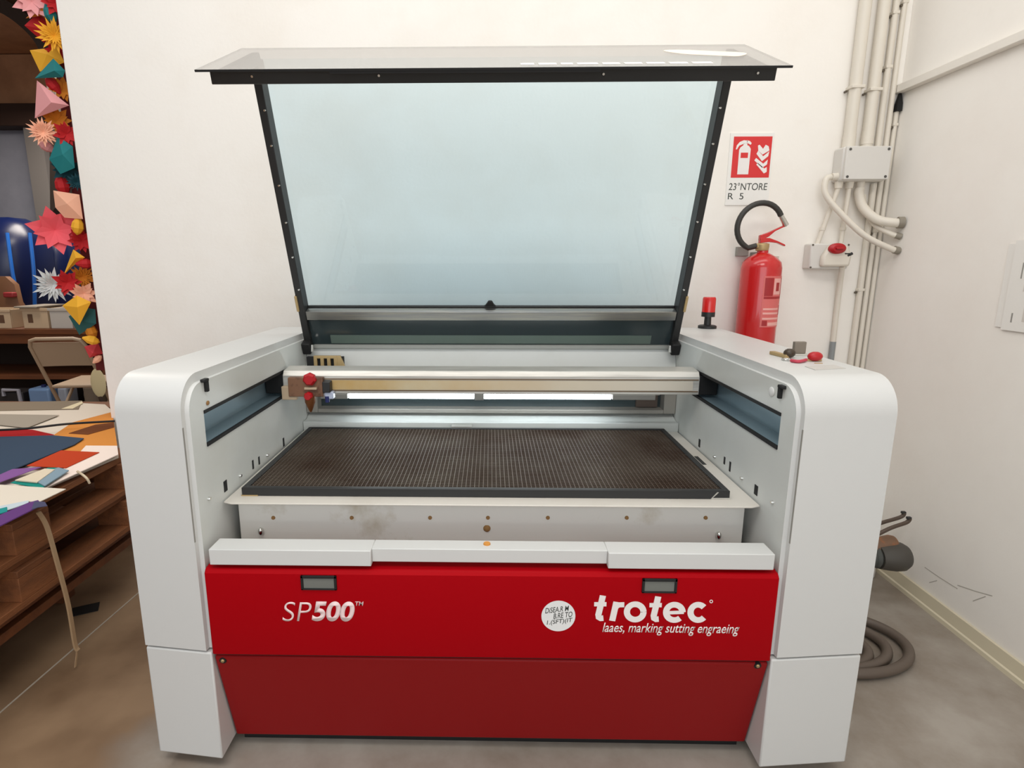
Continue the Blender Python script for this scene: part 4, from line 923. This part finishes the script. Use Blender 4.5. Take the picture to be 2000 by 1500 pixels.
ITEMS = [
 ('L', 62, 4, 30, PNK, 'pale pink pointed paper flower at the very top of the garland'),
 ('K', 78, 24, 36, ORA, 'orange kite shaped paper piece near the top of the garland'),
 ('C', 98, 26, 15, TEA, 'small teal paper cone on the orange piece near the top'),
 ('G', 80, 54, 22, RDD, 'dark red paper gem above the yellow fringed flower'),
 ('F', 106, 70, 28, YEL, 'yellow fringed paper flower near the garland top'),
 ('G', 84, 112, 28, YEL, 'yellow folded paper gem above the large teal one'),
 ('K', 100, 136, 30, TEA, 'teal folded paper gem beneath the yellow gem near the top'),
 ('L', 122, 174, 22, ORA, 'orange pointed paper flower behind the large pink gem'),
 ('P', 97, 196, 38, PNK, 'large pale pink paper pyramid in the upper garland'),
 ('L', 112, 236, 24, ORA, 'orange and gold paper flower under the large pink pyramid'),
 ('F', 84, 258, 24, PEA, 'pink spiky paper flower with thin petals, left of the teal gem'),
 ('C', 91, 286, 14, PNK, 'small pink paper bud below the pink spiky flower'),
 ('K', 122, 297, 30, TEA, 'teal paper gem in the middle of the garland above the dark star'),
 ('L', 130, 330, 26, DTE, 'dark teal star shaped paper flower'),
 ('F', 150, 356, 16, DTE, 'small dark teal curled paper flower by the wall edge'),
 ('C', 122, 361, 19, RDD, 'red paper bud above the peach gem'),
 ('P', 136, 396, 34, PEA, 'peach folded paper gem in the middle of the garland'),
 ('L', 108, 450, 46, COR, 'large coral pink paper lily in the middle of the garland'),
 ('C', 152, 441, 16, YEL, 'yellow paper bud right of the coral lily'),
 ('K', 146, 508, 30, YEL, 'yellow folded paper gem below the coral lily'),
 ('C', 166, 515, 14, RDD, 'small red paper bud by the wall edge below the coral lily'),
 ('F', 104, 556, 33, WHT, 'white spiky paper flower on the left of the garland'),
 ('L', 132, 552, 25, RDD, 'red paper flower beside the white spiky flower'),
 ('F', 160, 541, 24, ORA, 'orange fringed paper flower near the lower garland'),
 ('L', 163, 574, 24, PEA, 'peach pink paper flower above the lower yellow kite'),
 ('K', 152, 601, 30, YEL, 'yellow kite shaped paper piece in the lower garland'),
 ('K', 163, 624, 28, (36, 96, 96), 'dull teal paper piece under the lower yellow kite'),
 ('C', 178, 646, 16, ORA, 'brown orange paper bud below the dull teal piece'),
 ('C', 178, 664, 14, YEL, 'yellow paper bud third from the bottom of the garland'),
 ('G', 183, 684, 16, (206, 60, 66), 'red paper gem second from the bottom of the garland'),
 ('C', 190, 702, 10, PEA, 'small peach paper bud at the bottom end of the garland'),
 ('C', 104, 166, 15, RDD, 'small dark red paper bud between the upper teal gem and the pink pyramid'),
 ('L', 108, 6, 22, RDD, 'red paper flower beside the wall at the top of the garland'),
 ('L', 114, 100, 22, RDD, 'red paper flower between the fringed yellow and the teal gem by the wall'),
 ('L', 130, 262, 22, RDD, 'dark red paper flower by the wall above the middle teal gem'),
 ('L', 160, 470, 24, RDD, 'dark red paper flower by the wall right of the coral lily'),
]
for i, (k, u, v, r, col, lab) in enumerate(ITEMS):
    c = W(u, v, 1, GY + (.03 if u > 110 else 0) + (.05 if v > 690 else 0) + (.030 if i % 2 else -.025)); rm = r*.00262
    rot = random.uniform(0, 6)
    c.x = min(c.x, -1.812-rm*.12)
    tk = [q for q in TRACE if lab.startswith(q)]
    if tk: b = traced(*TRACE[tk[0]])
    elif k == 'G': b = gem(c, rm, rot)
    elif k == 'K': b = gem(c, rm*1.05, rot if col != YEL else PI/2, 4, .85, .45)
    elif k == 'P': b = gem(c, rm, PI*.55, 5, .9, .6)
    elif k == 'L': b = petals(c, rm, rot, 6 if rm > .1 else 7, .62 if rm > .1 else .5, .45, 2)
    elif k == 'F': b = petals(c, rm, rot, 15, .25, .25, 3)
    else: b = cone(c, rm, rot)
    nm = {'G': 'paper_gem', 'K': 'paper_gem', 'P': 'paper_gem', 'L': 'paper_flower', 'F': 'paper_flower', 'C': 'paper_bud'}[k]
    o = b.obj(nm, pm(col), smooth=0); tag(o, lab, 'paper flower', G)
